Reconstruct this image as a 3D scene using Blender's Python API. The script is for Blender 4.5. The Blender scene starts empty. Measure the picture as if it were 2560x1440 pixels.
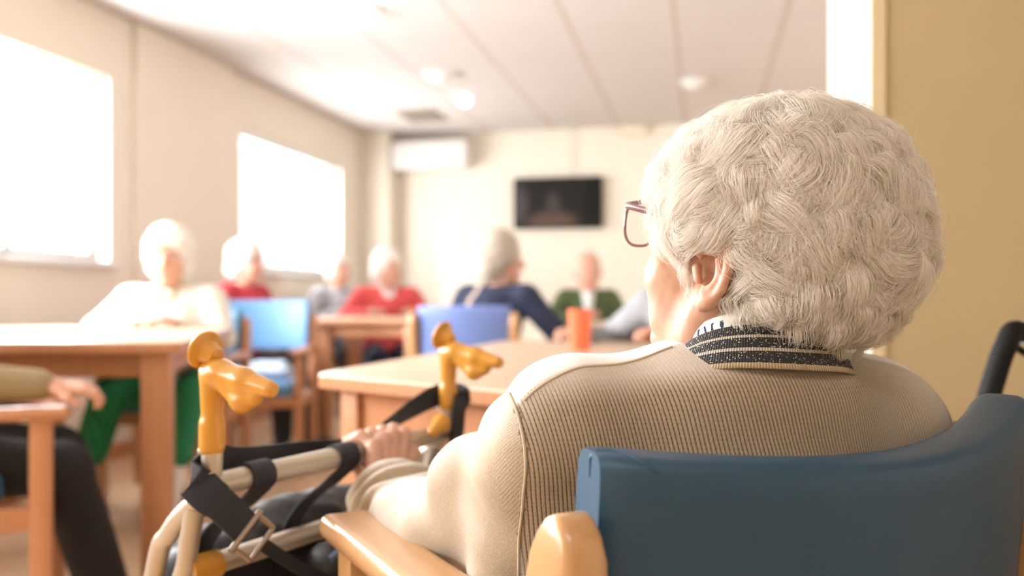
import bpy, bmesh, math, random
import numpy as np
from mathutils import Vector, Matrix
from mathutils.bvhtree import BVHTree

random.seed(7)
RNG = np.random.default_rng(7)
SC = bpy.context.scene
COL = SC.collection
PI = math.pi
R_ = math.radians

# ------------------------------------------------------------------ camera frame
H = 0.90                      # eye height
FPX = 2200.0                  # focal length in pixels (2560 wide)
HOR = 742.0                   # horizon row
YAW = R_(12.2)
FW = (-math.sin(YAW), math.cos(YAW))
RT = (math.cos(YAW), math.sin(YAW))


def W(X, D, z):               # camera-aligned ground coordinates -> world
    return Vector((RT[0] * X + FW[0] * D, RT[1] * X + FW[1] * D, z))


def P(px, py, D):
    return W((px - 1280) * D / FPX, D, H - (py - HOR) * D / FPX)


# ------------------------------------------------------------------ materials
def _nt(name):
    m = bpy.data.materials.new(name)
    m.use_nodes = True
    nt = m.node_tree
    b = nt.nodes['Principled BSDF']
    return m, nt, b


def mat(name, col, rough=0.5, metal=0.0, var=0.08, scale=12.0, bump=0.0, bscale=200.0,
        sheen=0.0, emit=None, estr=0.0, spec=0.5, sss=0.0, coat=0.0, stretch=None):
    m, nt, b = _nt(name)
    tc = nt.nodes.new('ShaderNodeTexCoord')
    mp = nt.nodes.new('ShaderNodeMapping')
    if stretch:
        mp.inputs['Scale'].default_value = stretch
    nt.links.new(tc.outputs['Object'], mp.inputs['Vector'])
    nz = nt.nodes.new('ShaderNodeTexNoise')
    nz.inputs['Scale'].default_value = scale
    nz.inputs['Detail'].default_value = 4
    nt.links.new(mp.outputs['Vector'], nz.inputs['Vector'])
    mx = nt.nodes.new('ShaderNodeMix')
    mx.data_type = 'RGBA'
    mx.inputs['A'].default_value = (*[c * (1 - var) for c in col], 1)
    mx.inputs['B'].default_value = (*[min(1, c * (1 + var)) for c in col], 1)
    nt.links.new(nz.outputs['Fac'], mx.inputs['Factor'])
    nt.links.new(mx.outputs['Result'], b.inputs['Base Color'])
    b.inputs['Roughness'].default_value = rough
    b.inputs['Metallic'].default_value = metal
    b.inputs['Specular IOR Level'].default_value = spec
    if sheen:
        b.inputs['Sheen Weight'].default_value = sheen
        b.inputs['Sheen Roughness'].default_value = 0.45
    if coat:
        b.inputs['Coat Weight'].default_value = coat
        b.inputs['Coat Roughness'].default_value = 0.15
    if sss:
        b.inputs['Subsurface Weight'].default_value = sss
        b.inputs['Subsurface Radius'].default_value = (0.012, 0.005, 0.003)
        b.inputs['Subsurface Scale'].default_value = 1.0
    if emit:
        b.inputs['Emission Color'].default_value = (*emit, 1)
        b.inputs['Emission Strength'].default_value = estr
    if bump:
        n2 = nt.nodes.new('ShaderNodeTexNoise')
        n2.inputs['Scale'].default_value = bscale
        n2.inputs['Detail'].default_value = 3
        nt.links.new(tc.outputs['Object'], n2.inputs['Vector'])
        bp = nt.nodes.new('ShaderNodeBump')
        bp.inputs['Strength'].default_value = bump
        bp.inputs['Distance'].default_value = 0.002
        nt.links.new(n2.outputs['Fac'], bp.inputs['Height'])
        nt.links.new(bp.outputs['Normal'], b.inputs['Normal'])
    return m


def attr_node(nt, name):
    a = nt.nodes.new('ShaderNodeAttribute')
    a.attribute_name = name
    return a


def math_node(nt, op, a, b=None, c=None):
    n = nt.nodes.new('ShaderNodeMath')
    n.operation = op
    for i, v in enumerate((a, b, c)):
        if v is None:
            continue
        if isinstance(v, (int, float)):
            n.inputs[i].default_value = v
        else:
            nt.links.new(v, n.inputs[i])
    return n.outputs[0]


def mix_col(nt, fac, a, b):
    n = nt.nodes.new('ShaderNodeMix')
    n.data_type = 'RGBA'
    for s, v in (('A', a), ('B', b)):
        if isinstance(v, tuple):
            n.inputs[s].default_value = (*v, 1)
        else:
            nt.links.new(v, n.inputs[s])
    if isinstance(fac, (int, float)):
        n.inputs['Factor'].default_value = fac
    else:
        nt.links.new(fac, n.inputs['Factor'])
    return n.outputs['Result']


def knit_mat():
    """ribbed knit: the 'rib' attribute counts ribs, 'row' counts stitch rows"""
    m, nt, b = _nt('ribbed_knit')
    rib = attr_node(nt, 'rib').outputs['Fac']
    row = attr_node(nt, 'row').outputs['Fac']
    depth = attr_node(nt, 'ribdepth').outputs['Fac']
    pale = attr_node(nt, 'pale').outputs['Fac']
    s = math_node(nt, 'SINE', math_node(nt, 'MULTIPLY', rib, 2 * PI))
    s01 = math_node(nt, 'MULTIPLY_ADD', s, 0.5, 0.5)
    groove = math_node(nt, 'POWER', s01, 4.5)           # narrow dark gaps
    zig = math_node(nt, 'MULTIPLY_ADD', math_node(nt, 'SINE', math_node(nt, 'MULTIPLY', row, 2 * PI)), 0.5, 0.5)
    tc = nt.nodes.new('ShaderNodeTexCoord')
    nz = nt.nodes.new('ShaderNodeTexNoise')
    nz.inputs['Scale'].default_value = 620
    nz.inputs['Detail'].default_value = 3
    nt.links.new(tc.outputs['Object'], nz.inputs['Vector'])
    nb = nt.nodes.new('ShaderNodeTexNoise')
    nb.inputs['Scale'].default_value = 16
    nt.links.new(tc.outputs['Object'], nb.inputs['Vector'])
    c0 = mix_col(nt, nz.outputs['Fac'], (0.225, 0.165, 0.108), (0.54, 0.43, 0.31))
    c0 = mix_col(nt, math_node(nt, 'MULTIPLY', nb.outputs['Fac'], 0.45), c0, (0.47, 0.365, 0.24))
    c0 = mix_col(nt, pale, c0, (0.87, 0.835, 0.79))  # paler tone stands in for light on shoulder and sleeves
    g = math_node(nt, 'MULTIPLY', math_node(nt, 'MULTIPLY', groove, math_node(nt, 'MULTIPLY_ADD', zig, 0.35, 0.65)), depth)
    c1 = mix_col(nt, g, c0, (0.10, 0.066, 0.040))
    nt.links.new(c1, b.inputs['Base Color'])
    b.inputs['Roughness'].default_value = 0.9
    b.inputs['Specular IOR Level'].default_value = 0.15
    b.inputs['Sheen Weight'].default_value = 0.35
    b.inputs['Sheen Roughness'].default_value = 0.4
    hgt = math_node(nt, 'SUBTRACT', math_node(nt, 'MULTIPLY', nz.outputs['Fac'], 0.5), math_node(nt, 'MULTIPLY', g, 1.0))
    bp = nt.nodes.new('ShaderNodeBump')
    bp.inputs['Strength'].default_value = 0.7
    bp.inputs['Distance'].default_value = 0.0015
    nt.links.new(hgt, bp.inputs['Height'])
    nt.links.new(bp.outputs['Normal'], b.inputs['Normal'])
    return m


def band_mat():
    """dark glitter collar with two pale stripes, 'band' runs 0..1 bottom to top"""
    m, nt, b = _nt('striped_collar_knit')
    v = attr_node(nt, 'band').outputs['Fac']
    u = attr_node(nt, 'rib').outputs['Fac']

    def stripe(c, w):
        return math_node(nt, 'LESS_THAN', math_node(nt, 'ABSOLUTE', math_node(nt, 'SUBTRACT', v, c)), w)
    st = math_node(nt, 'MAXIMUM', stripe(0.37, 0.035), stripe(0.68, 0.035))
    st2 = stripe(0.0, 0.10)
    vo = nt.nodes.new('ShaderNodeTexVoronoi')
    vo.inputs['Scale'].default_value = 950
    tc = nt.nodes.new('ShaderNodeTexCoord')
    nt.links.new(tc.outputs['Object'], vo.inputs['Vector'])
    sep = nt.nodes.new('ShaderNodeSeparateColor')
    nt.links.new(vo.outputs['Color'], sep.inputs[0])
    gl = math_node(nt, 'MULTIPLY', math_node(nt, 'GREATER_THAN', sep.outputs[0], 0.86),
                   math_node(nt, 'LESS_THAN', vo.outputs['Distance'], 0.42))
    dark = mix_col(nt, gl, (0.012, 0.010, 0.010), (0.75, 0.68, 0.6))
    rib = math_node(nt, 'MULTIPLY_ADD', math_node(nt, 'SINE', math_node(nt, 'MULTIPLY', u, 2 * PI)), 0.5, 0.5)
    pale = mix_col(nt, rib, (0.55, 0.48, 0.40), (0.26, 0.21, 0.16))
    c = mix_col(nt, st, dark, pale)
    knit = mix_col(nt, rib, (0.58, 0.45, 0.29), (0.34, 0.24, 0.14))
    c = mix_col(nt, st2, c, knit)
    nt.links.new(c, b.inputs['Base Color'])
    b.inputs['Roughness'].default_value = 0.75
    b.inputs['Sheen Weight'].default_value = 0.1
    bp = nt.nodes.new('ShaderNodeBump')
    bp.inputs['Strength'].default_value = 0.5
    bp.inputs['Distance'].default_value = 0.001
    nt.links.new(rib, bp.inputs['Height'])
    nt.links.new(bp.outputs['Normal'], b.inputs['Normal'])
    return m


def dash_mat():
    m, nt, b = _nt('white_blouse_with_navy_dashes')
    u = attr_node(nt, 'rib').outputs['Fac']
    v = attr_node(nt, 'band').outputs['Fac']
    nz = nt.nodes.new('ShaderNodeTexNoise')
    tc = nt.nodes.new('ShaderNodeTexCoord')
    nz.inputs['Scale'].default_value = 90
    nt.links.new(tc.outputs['Object'], nz.inputs['Vector'])
    uu = math_node(nt, 'ADD', math_node(nt, 'MULTIPLY_ADD', v, 0.6, math_node(nt, 'MULTIPLY', u, 0.27)), math_node(nt, 'MULTIPLY', nz.outputs['Fac'], 0.9))
    s = math_node(nt, 'GREATER_THAN', math_node(nt, 'SINE', math_node(nt, 'MULTIPLY', uu, 2 * PI)), 0.62)
    inband = math_node(nt, 'LESS_THAN', math_node(nt, 'ABSOLUTE', math_node(nt, 'SUBTRACT', v, 0.5)), 0.36)
    c = mix_col(nt, math_node(nt, 'MULTIPLY', s, inband), (0.85, 0.83, 0.78), (0.03, 0.04, 0.09))
    nt.links.new(c, b.inputs['Base Color'])
    b.inputs['Roughness'].default_value = 0.8
    return m


def hair_mat(name, root, tip):
    m, nt, b = _nt(name)
    out = nt.nodes['Material Output']
    tc = nt.nodes.new('ShaderNodeTexCoord')
    nz = nt.nodes.new('ShaderNodeTexNoise')
    nz.inputs['Scale'].default_value = 55
    nt.links.new(tc.outputs['Object'], nz.inputs['Vector'])
    c = mix_col(nt, nz.outputs['Fac'], root, tip)
    nt.links.new(c, b.inputs['Base Color'])
    b.inputs['Roughness'].default_value = 0.5
    b.inputs['Specular IOR Level'].default_value = 0.3
    tr = nt.nodes.new('ShaderNodeBsdfTranslucent')
    nt.links.new(c, tr.inputs['Color'])
    mx = nt.nodes.new('ShaderNodeMixShader')
    mx.inputs[0].default_value = 0.45
    nt.links.new(b.outputs[0], mx.inputs[1])
    nt.links.new(tr.outputs[0], mx.inputs[2])
    nt.links.new(mx.outputs[0], out.inputs['Surface'])
    return m


def pane_mat():
    m, nt, b = _nt('window_glass')
    out = nt.nodes['Material Output']
    t = nt.nodes.new('ShaderNodeBsdfTransparent')
    g = nt.nodes.new('ShaderNodeBsdfGlossy')
    g.inputs['Roughness'].default_value = 0.05
    mx = nt.nodes.new('ShaderNodeMixShader')
    mx.inputs[0].default_value = 0.04
    nt.links.new(t.outputs[0], mx.inputs[1])
    nt.links.new(g.outputs[0], mx.inputs[2])
    nt.links.new(mx.outputs[0], out.inputs['Surface'])
    return m


def wood_mat(name, c1, c2, axis='X', rough=0.35, coat=0.3):
    m, nt, b = _nt(name)
    tc = nt.nodes.new('ShaderNodeTexCoord')
    mp = nt.nodes.new('ShaderNodeMapping')
    sc = {'X': (1.2, 22, 22), 'Y': (22, 1.2, 22), 'Z': (22, 22, 1.2)}[axis]
    mp.inputs['Scale'].default_value = sc
    nt.links.new(tc.outputs['Object'], mp.inputs['Vector'])
    nz = nt.nodes.new('ShaderNodeTexNoise')
    nz.inputs['Scale'].default_value = 3.2
    nz.inputs['Detail'].default_value = 6
    nz.inputs['Distortion'].default_value = 0.5
    nt.links.new(mp.outputs['Vector'], nz.inputs['Vector'])
    c = mix_col(nt, nz.outputs['Fac'], c1, c2)
    nt.links.new(c, b.inputs['Base Color'])
    b.inputs['Roughness'].default_value = rough
    b.inputs['Coat Weight'].default_value = coat
    b.inputs['Coat Roughness'].default_value = 0.2
    return m


def floor_mat():
    m, nt, b = _nt('laminate_floor')
    tc = nt.nodes.new('ShaderNodeTexCoord')
    br = nt.nodes.new('ShaderNodeTexBrick')
    br.inputs['Scale'].default_value = 1.0
    br.inputs['Brick Width'].default_value = 1.25
    br.inputs['Row Height'].default_value = 0.19
    br.inputs['Mortar Size'].default_value = 0.003
    br.inputs['Color1'].default_value = (0.62, 0.40, 0.235, 1)
    br.inputs['Color2'].default_value = (0.70, 0.48, 0.30, 1)
    br.inputs['Mortar'].default_value = (0.34, 0.2, 0.11, 1)
    nt.links.new(tc.outputs['Object'], br.inputs['Vector'])
    mp = nt.nodes.new('ShaderNodeMapping')
    mp.inputs['Scale'].default_value = (1.5, 18, 1)
    nt.links.new(tc.outputs['Object'], mp.inputs['Vector'])
    nz = nt.nodes.new('ShaderNodeTexNoise')
    nz.inputs['Scale'].default_value = 3
    nz.inputs['Detail'].default_value = 5
    nt.links.new(mp.outputs['Vector'], nz.inputs['Vector'])
    c = mix_col(nt, math_node(nt, 'MULTIPLY', nz.outputs['Fac'], 0.4), br.outputs['Color'], (0.78, 0.57, 0.38))
    nt.links.new(c, b.inputs['Base Color'])
    b.inputs['Roughness'].default_value = 0.32
    return m


def ceiling_mat():
    m, nt, b = _nt('suspended_ceiling_tiles')
    tc = nt.nodes.new('ShaderNodeTexCoord')
    sp = nt.nodes.new('ShaderNodeSeparateXYZ')
    nt.links.new(tc.outputs['Object'], sp.inputs[0])

    def line(o, off, step, w):
        f = math_node(nt, 'FRACT', math_node(nt, 'DIVIDE', math_node(nt, 'ADD', o, off), step))
        d = math_node(nt, 'MINIMUM', f, math_node(nt, 'SUBTRACT', 1.0, f))
        return math_node(nt, 'LESS_THAN', d, w / step)
    lx = line(sp.outputs['X'], 30 * 0.6 + 0.15, 0.6, 0.013)
    ly = line(sp.outputs['Y'], 0.30, 0.6, 0.008)
    nz = nt.nodes.new('ShaderNodeTexNoise')
    nz.inputs['Scale'].default_value = 60
    nt.links.new(tc.outputs['Object'], nz.inputs['Vector'])
    base = mix_col(nt, nz.outputs['Fac'], (0.62, 0.585, 0.565), (0.66, 0.625, 0.605))
    c = mix_col(nt, math_node(nt, 'MAXIMUM', lx, math_node(nt, 'MULTIPLY', ly, 0.35)), base, (0.52, 0.45, 0.40))
    nt.links.new(c, b.inputs['Base Color'])
    b.inputs['Roughness'].default_value = 0.9
    return m


def screen_mat():
    """dim television picture: soft pinkish figures on a dark ground"""
    m, nt, b = _nt('television_picture')
    tc = nt.nodes.new('ShaderNodeTexCoord')
    sp = nt.nodes.new('ShaderNodeSeparateXYZ')
    nt.links.new(tc.outputs['Object'], sp.inputs[0])

    def blob(x, z, rx, rz):
        dx = math_node(nt, 'DIVIDE', math_node(nt, 'SUBTRACT', sp.outputs['X'], x), rx)
        dz = math_node(nt, 'DIVIDE', math_node(nt, 'SUBTRACT', sp.outputs['Z'], z), rz)
        d = math_node(nt, 'ADD', math_node(nt, 'MULTIPLY', dx, dx), math_node(nt, 'MULTIPLY', dz, dz))
        n = nt.nodes.new('ShaderNodeMapRange')
        n.interpolation_type = 'SMOOTHSTEP'
        nt.links.new(d, n.inputs[0])
        n.inputs[1].default_value = 0.2
        n.inputs[2].default_value = 1.3
        n.inputs[3].default_value = 1
        n.inputs[4].default_value = 0
        return n.outputs[0]
    c = mix_col(nt, blob(-0.05, -0.19, 0.26, 0.13), (0.022, 0.018, 0.013), (0.22, 0.115, 0.085))
    c = mix_col(nt, blob(-0.04, -0.02, 0.07, 0.13), c, (0.12, 0.085, 0.07))
    c = mix_col(nt, blob(-0.38, 0.0, 0.12, 0.2), c, (0.13, 0.10, 0.10))
    c = mix_col(nt, blob(0.36, 0.0, 0.14, 0.3), c, (0.008, 0.008, 0.008))
    nt.links.new(c, b.inputs['Emission Color'])
    b.inputs['Emission Strength'].default_value = 0.55
    b.inputs['Base Color'].default_value = (0.01, 0.01, 0.01, 1)
    b.inputs['Roughness'].default_value = 0.25
    b.inputs['Specular IOR Level'].default_value = 0.08
    return m


M = {
    'cream': mat('cream_wall_paint', (0.83, 0.765, 0.655), 0.8, var=0.02, scale=3),
    'tan': mat('tan_wall_paint', (0.53, 0.405, 0.222), 0.75, var=0.04, scale=2.2),
    'pale': mat('pale_cream_paint', (0.84, 0.77, 0.66), 0.7, var=0.02, scale=3),
    'guard': mat('corner_guard_plastic', (0.74, 0.59, 0.36), 0.5, var=0.03),
    'floor': floor_mat(), 'ceiling': ceiling_mat(), 'screen': screen_mat(),
    'white': mat('white_plastic', (0.82, 0.79, 0.77), 0.45, var=0.02),
    'frame': mat('white_window_frame', (0.80, 0.80, 0.79), 0.4, var=0.02),
    'pane': pane_mat(),
    'wood': wood_mat('beech_wood', (0.45, 0.19, 0.085), (0.60, 0.29, 0.145), 'Z'),
    'woodtop': wood_mat('beech_laminate_top', (0.60, 0.42, 0.275), (0.70, 0.52, 0.365), 'X', 0.4, 0.2),
    'woodpale': wood_mat('pale_beech_wood', (0.47, 0.245, 0.10), (0.62, 0.36, 0.165), 'Y', 0.3, 0.5),
    'blue': mat('blue_vinyl', (0.020, 0.068, 0.125), 0.42, var=0.06, scale=5, bump=0.12, bscale=900, spec=0.5),
    'bluelt': mat('light_blue_vinyl', (0.125, 0.28, 0.50), 0.42, var=0.05, scale=5),
    'peri': mat('periwinkle_vinyl', (0.17, 0.25, 0.56), 0.42, var=0.05, scale=5),
    'teal': mat('teal_blue_vinyl', (0.06, 0.17, 0.28), 0.42, var=0.05, scale=5),
    'yellow': mat('amber_yellow_plastic', (0.62, 0.285, 0.035), 0.32, var=0.05, coat=0.2),
    'tube': mat('champagne_aluminium', (0.56, 0.49, 0.40), 0.38, metal=0.55, var=0.04),
    'steel': mat('steel', (0.62, 0.58, 0.52), 0.28, metal=0.9, var=0.03),
    'bronze': mat('dull_bronze', (0.34, 0.27, 0.21), 0.35, metal=0.85, var=0.05),
    'black': mat('black_webbing', (0.012, 0.013, 0.017), 0.62, var=0.1, scale=40, bump=0.3, bscale=600),
    'blackp': mat('black_plastic', (0.007, 0.007, 0.007), 0.65, var=0.1, spec=0.25),
    'bag': mat('black_nylon', (0.012, 0.012, 0.014), 0.5, var=0.2, scale=20, bump=0.4, bscale=40),
    'trim': mat('slate_blue_piping', (0.09, 0.11, 0.16), 0.45, var=0.1),
    'greyrub': mat('grey_rubber', (0.30, 0.28, 0.31), 0.6, var=0.05),
    'coral': mat('coral_plastic', (0.90, 0.20, 0.095), 0.35, var=0.03),
    'skin': mat('aged_skin', (0.58, 0.325, 0.225), 0.5, var=0.10, scale=28, bump=0.15, bscale=160, sss=0.12),
    'skin2': mat('rosy_skin', (0.68, 0.37, 0.26), 0.5, var=0.08, scale=30, sss=0.1),
    'hair': hair_mat('white_hair', (0.95, 0.87, 0.775), (0.985, 0.95, 0.905)),
    'hairbase': mat('white_hair_underlayer', (0.84, 0.71, 0.57), 0.9, var=0.12, scale=60),  # shade in the hair gaps put into a darker, warmer colour
    'hairw': mat('fluffy_white_hair', (0.86, 0.82, 0.76), 0.9, var=0.08, scale=50, bump=0.6, bscale=60),
    'hairg': mat('grey_hair', (0.46, 0.40, 0.33), 0.85, var=0.2, scale=50, bump=0.6, bscale=60),
    'knit': knit_mat(), 'band': band_mat(), 'dash': dash_mat(),
    'eye': mat('eyeball', (0.75, 0.72, 0.70), 0.2, var=0.02),
    'iris': mat('dark_iris', (0.03, 0.025, 0.02), 0.2, var=0.02),
    'lip': mat('lips', (0.50, 0.16, 0.13), 0.4, var=0.05),
    'lens_frame': mat('mauve_spectacle_frame', (0.20, 0.115, 0.115), 0.25, var=0.05, coat=0.4),
    'cwhite': mat('cream_white_knit', (0.84, 0.80, 0.70), 0.9, var=0.06, scale=20, sheen=0.3),
    'cbeige': mat('beige_wool', (0.62, 0.50, 0.33), 0.9, var=0.06, scale=20),
    'cgreen': mat('emerald_green_cotton', (0.012, 0.19, 0.075), 0.8, var=0.08, scale=10),
    'cred': mat('crimson_knit', (0.46, 0.035, 0.06), 0.85, var=0.08, scale=16),
    'ccoral': mat('coral_red_knit', (0.66, 0.085, 0.085), 0.85, var=0.1, scale=16),
    'cnavy': mat('navy_knit', (0.022, 0.030, 0.062), 0.9, var=0.08, scale=16),
    'cgrey': mat('pale_grey_knit', (0.42, 0.43, 0.46), 0.9, var=0.12, scale=14),
    'cgreyb': mat('heather_grey_knit', (0.30, 0.305, 0.32), 0.9, var=0.2, scale=14),
    'colive': mat('olive_green_cardigan', (0.07, 0.095, 0.035), 0.9, var=0.08, scale=16),
    'cshirt': mat('white_cotton', (0.8, 0.78, 0.75), 0.85, var=0.03),
    'cblack': mat('black_cotton', (0.010, 0.009, 0.009), 0.85, var=0.25, scale=8),
    'ckhaki': mat('khaki_wool', (0.33, 0.25, 0.14), 0.9, var=0.15, scale=10),
    'cdark': mat('charcoal_trousers', (0.03, 0.028, 0.035), 0.9, var=0.2, scale=10),
    'shoe': mat('black_leather', (0.015, 0.013, 0.012), 0.4, var=0.1),
    'shoew': mat('white_leather', (0.78, 0.76, 0.76), 0.5, var=0.04),
    'strap': mat('tan_strap', (0.50, 0.38, 0.32), 0.7, var=0.06),
    'vent': mat('grey_grille', (0.30, 0.265, 0.21), 0.6, var=0.05),
    'lamp': mat('lit_diffuser', (0.9, 0.9, 0.9), 0.5, emit=(1, 0.95, 0.85), estr=7),
    'seam': mat('beige_seam_thread', (0.52, 0.42, 0.30), 0.9, var=0.1),
    'cloth': mat('pale_blue_cloth', (0.55, 0.66, 0.82), 0.9, var=0.1, scale=14),
}


def lens_mat():
    m, nt, b = _nt('spectacle_lens')
    out = nt.nodes['Material Output']
    t = nt.nodes.new('ShaderNodeBsdfTransparent')
    t.inputs['Color'].default_value = (0.97, 0.95, 0.93, 1)
    g = nt.nodes.new('ShaderNodeBsdfGlossy')
    g.inputs['Roughness'].default_value = 0.03
    mx = nt.nodes.new('ShaderNodeMixShader')
    mx.inputs[0].default_value = 0.05
    nt.links.new(t.outputs[0], mx.inputs[1])
    nt.links.new(g.outputs[0], mx.inputs[2])
    nt.links.new(mx.outputs[0], out.inputs['Surface'])
    return m


M['lens'] = lens_mat()


# ------------------------------------------------------------------ object helpers
def tag(o, label=None, cat=None, group=None, kind=None):
    if label: o['label'] = label
    if cat: o['category'] = cat
    if group: o['group'] = group
    if kind: o['kind'] = kind
    return o


def empty(name, loc=(0, 0, 0), rz=0.0):
    o = bpy.data.objects.new(name, None)
    o.empty_display_size = 0.1
    o.location = loc
    o.rotation_euler = (0, 0, rz)
    COL.objects.link(o)
    return o


def link_mesh(name, me, m=None, parent=None, smooth=True):
    o = bpy.data.objects.new(name, me)
    COL.objects.link(o)
    if m is not None:
        me.materials.append(m)
    if smooth:
        me.polygons.foreach_set('use_smooth', np.ones(len(me.polygons), dtype=bool))
    if parent is not None:
        o.parent = parent
    return o


def mesh_from(verts, faces, name='m'):
    me = bpy.data.meshes.new(name)
    me.from_pydata([tuple(map(float, v)) for v in verts], [], [tuple(map(int, f)) for f in faces])
    me.update()
    return me


def set_attr(me, name, arr):
    a = me.attributes.new(name, 'FLOAT', 'POINT')
    a.data.foreach_set('value', np.asarray(arr, dtype=np.float32))


def bvh_of(o):
    me = o.data
    return BVHTree.FromPolygons([v.co.copy() for v in me.vertices], [tuple(p.vertices) for p in me.polygons])


def copy_tree(o, parent=None):
    c = o.copy()
    COL.objects.link(c)
    if parent is not None:
        c.parent = parent
    for ch in list(o.children):
        copy_tree(ch, c)
    return c


class MB:
    """collects shapes into one mesh"""
    def __init__(self):
        self.v = []
        self.f = []

    def add(self, verts, faces):
        n = len(self.v)
        self.v += [tuple(x) for x in verts]
        self.f += [tuple(i + n for i in fc) for fc in faces]
        return self

    def box(self, lo, hi, bevel=0.0, seg=2, xf=None):
        bm = bmesh.new()
        bmesh.ops.create_cube(bm, size=1)
        c = [(a + b) / 2 for a, b in zip(lo, hi)]
        s = [b - a for a, b in zip(lo, hi)]
        for v in bm.verts:
            v.co = Vector([v.co[i] * s[i] + c[i] for i in range(3)])
        if bevel:
            bmesh.ops.bevel(bm, geom=bm.edges[:], offset=bevel, segments=seg, profile=0.6, affect='EDGES')
        if xf is not None:
            bmesh.ops.transform(bm, matrix=xf, verts=bm.verts)
        bm.verts.index_update()
        self.add([v.co[:] for v in bm.verts], [[v.index for v in f.verts] for f in bm.faces])
        bm.free()
        return self

    def tube(self, pts, r, seg=12, cap=True, smooth=0, flat=None):
        pts = [Vector(p) for p in pts]
        if smooth:
            pts = catmull(pts, smooth)
        n = len(pts)
        rs = [r] * n if isinstance(r, (int, float)) else list(np.interp(np.linspace(0, 1, n), np.linspace(0, 1, len(r)), r))
        t0 = (pts[1] - pts[0]).normalized()
        up = Vector((0, 0, 1)) if abs(t0.z) < 0.9 else Vector((1, 0, 0))
        nrm = (up - t0 * up.dot(t0)).normalized()
        V, Fc = [], []
        for i, p in enumerate(pts):
            t = (pts[min(i + 1, n - 1)] - pts[max(i - 1, 0)]).normalized()
            nrm = (nrm - t * nrm.dot(t)).normalized()
            b = t.cross(nrm)
            for k in range(seg):
                a = 2 * PI * k / seg
                fx, fy = (1, 1) if flat is None else flat
                V.append(p + nrm * (math.cos(a) * rs[i] * fx) + b * (math.sin(a) * rs[i] * fy))
        for i in range(n - 1):
            for k in range(seg):
                k2 = (k + 1) % seg
                Fc.append((i * seg + k, i * seg + k2, (i + 1) * seg + k2, (i + 1) * seg + k))
        if cap:
            Fc.append(tuple(reversed(range(seg))))
            Fc.append(tuple((n - 1) * seg + k for k in range(seg)))
        return self.add(V, Fc)

    def lathe(self, prof, seg=32, xf=None):
        V, Fc = [], []
        for r, z in prof:
            for k in range(seg):
                a = 2 * PI * k / seg
                v = Vector((r * math.cos(a), r * math.sin(a), z))
                V.append(xf @ v if xf is not None else v)
        n = len(prof)
        for i in range(n - 1):
            for k in range(seg):
                k2 = (k + 1) % seg
                Fc.append((i * seg + k, i * seg + k2, (i + 1) * seg + k2, (i + 1) * seg + k))
        if prof[0][0] > 1e-6:
            Fc.append(tuple(reversed(range(seg))))
        if prof[-1][0] > 1e-6:
            Fc.append(tuple((n - 1) * seg + k for k in range(seg)))
        return self.add(V, Fc)

    def strip(self, pts, widths_dir, w, th=0.002):
        """flat webbing: centre line, per-point width direction, width, thickness"""
        pts = [Vector(p) for p in pts]
        n = len(pts)
        V, Fc = [], []
        for i, p in enumerate(pts):
            t = (pts[min(i + 1, n - 1)] - pts[max(i - 1, 0)]).normalized()
            d = Vector(widths_dir[i] if isinstance(widths_dir, list) else widths_dir)
            d = (d - t * d.dot(t)).normalized()
            nn = t.cross(d).normalized()
            ww = w[i] if isinstance(w, (list, tuple)) else w
            for s, q in ((-1, -1), (1, -1), (1, 1), (-1, 1)):
                V.append(p + d * (s * ww / 2) + nn * (q * th / 2))
        for i in range(n - 1):
            for k in range(4):
                k2 = (k + 1) % 4
                Fc.append((i * 4 + k, i * 4 + k2, (i + 1) * 4 + k2, (i + 1) * 4 + k))
        Fc.append((3, 2, 1, 0))
        Fc.append(tuple((n - 1) * 4 + k for k in range(4)))
        return self.add(V, Fc)

    def build(self, name, m, parent=None, smooth=True, auto=True):
        me = mesh_from(self.v, self.f, name)
        o = link_mesh(name, me, m, parent, smooth)
        if smooth and auto:
            try:
                me.set_sharp_from_angle(angle=R_(40))
            except Exception:
                pass
        return o


def catmull(pts, sub):
    pts = [Vector(p) for p in pts]
    out = []
    n = len(pts)
    for i in range(n - 1):
        p0, p1, p2, p3 = pts[max(i - 1, 0)], pts[i], pts[i + 1], pts[min(i + 2, n - 1)]
        for k in range(sub):
            t = k / sub
            out.append(0.5 * ((2 * p1) + (p2 - p0) * t + (2 * p0 - 5 * p1 + 4 * p2 - p3) * t * t + (3 * p1 - p0 - 3 * p2 + p3) * t ** 3))
    out.append(pts[-1])
    return out


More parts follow.
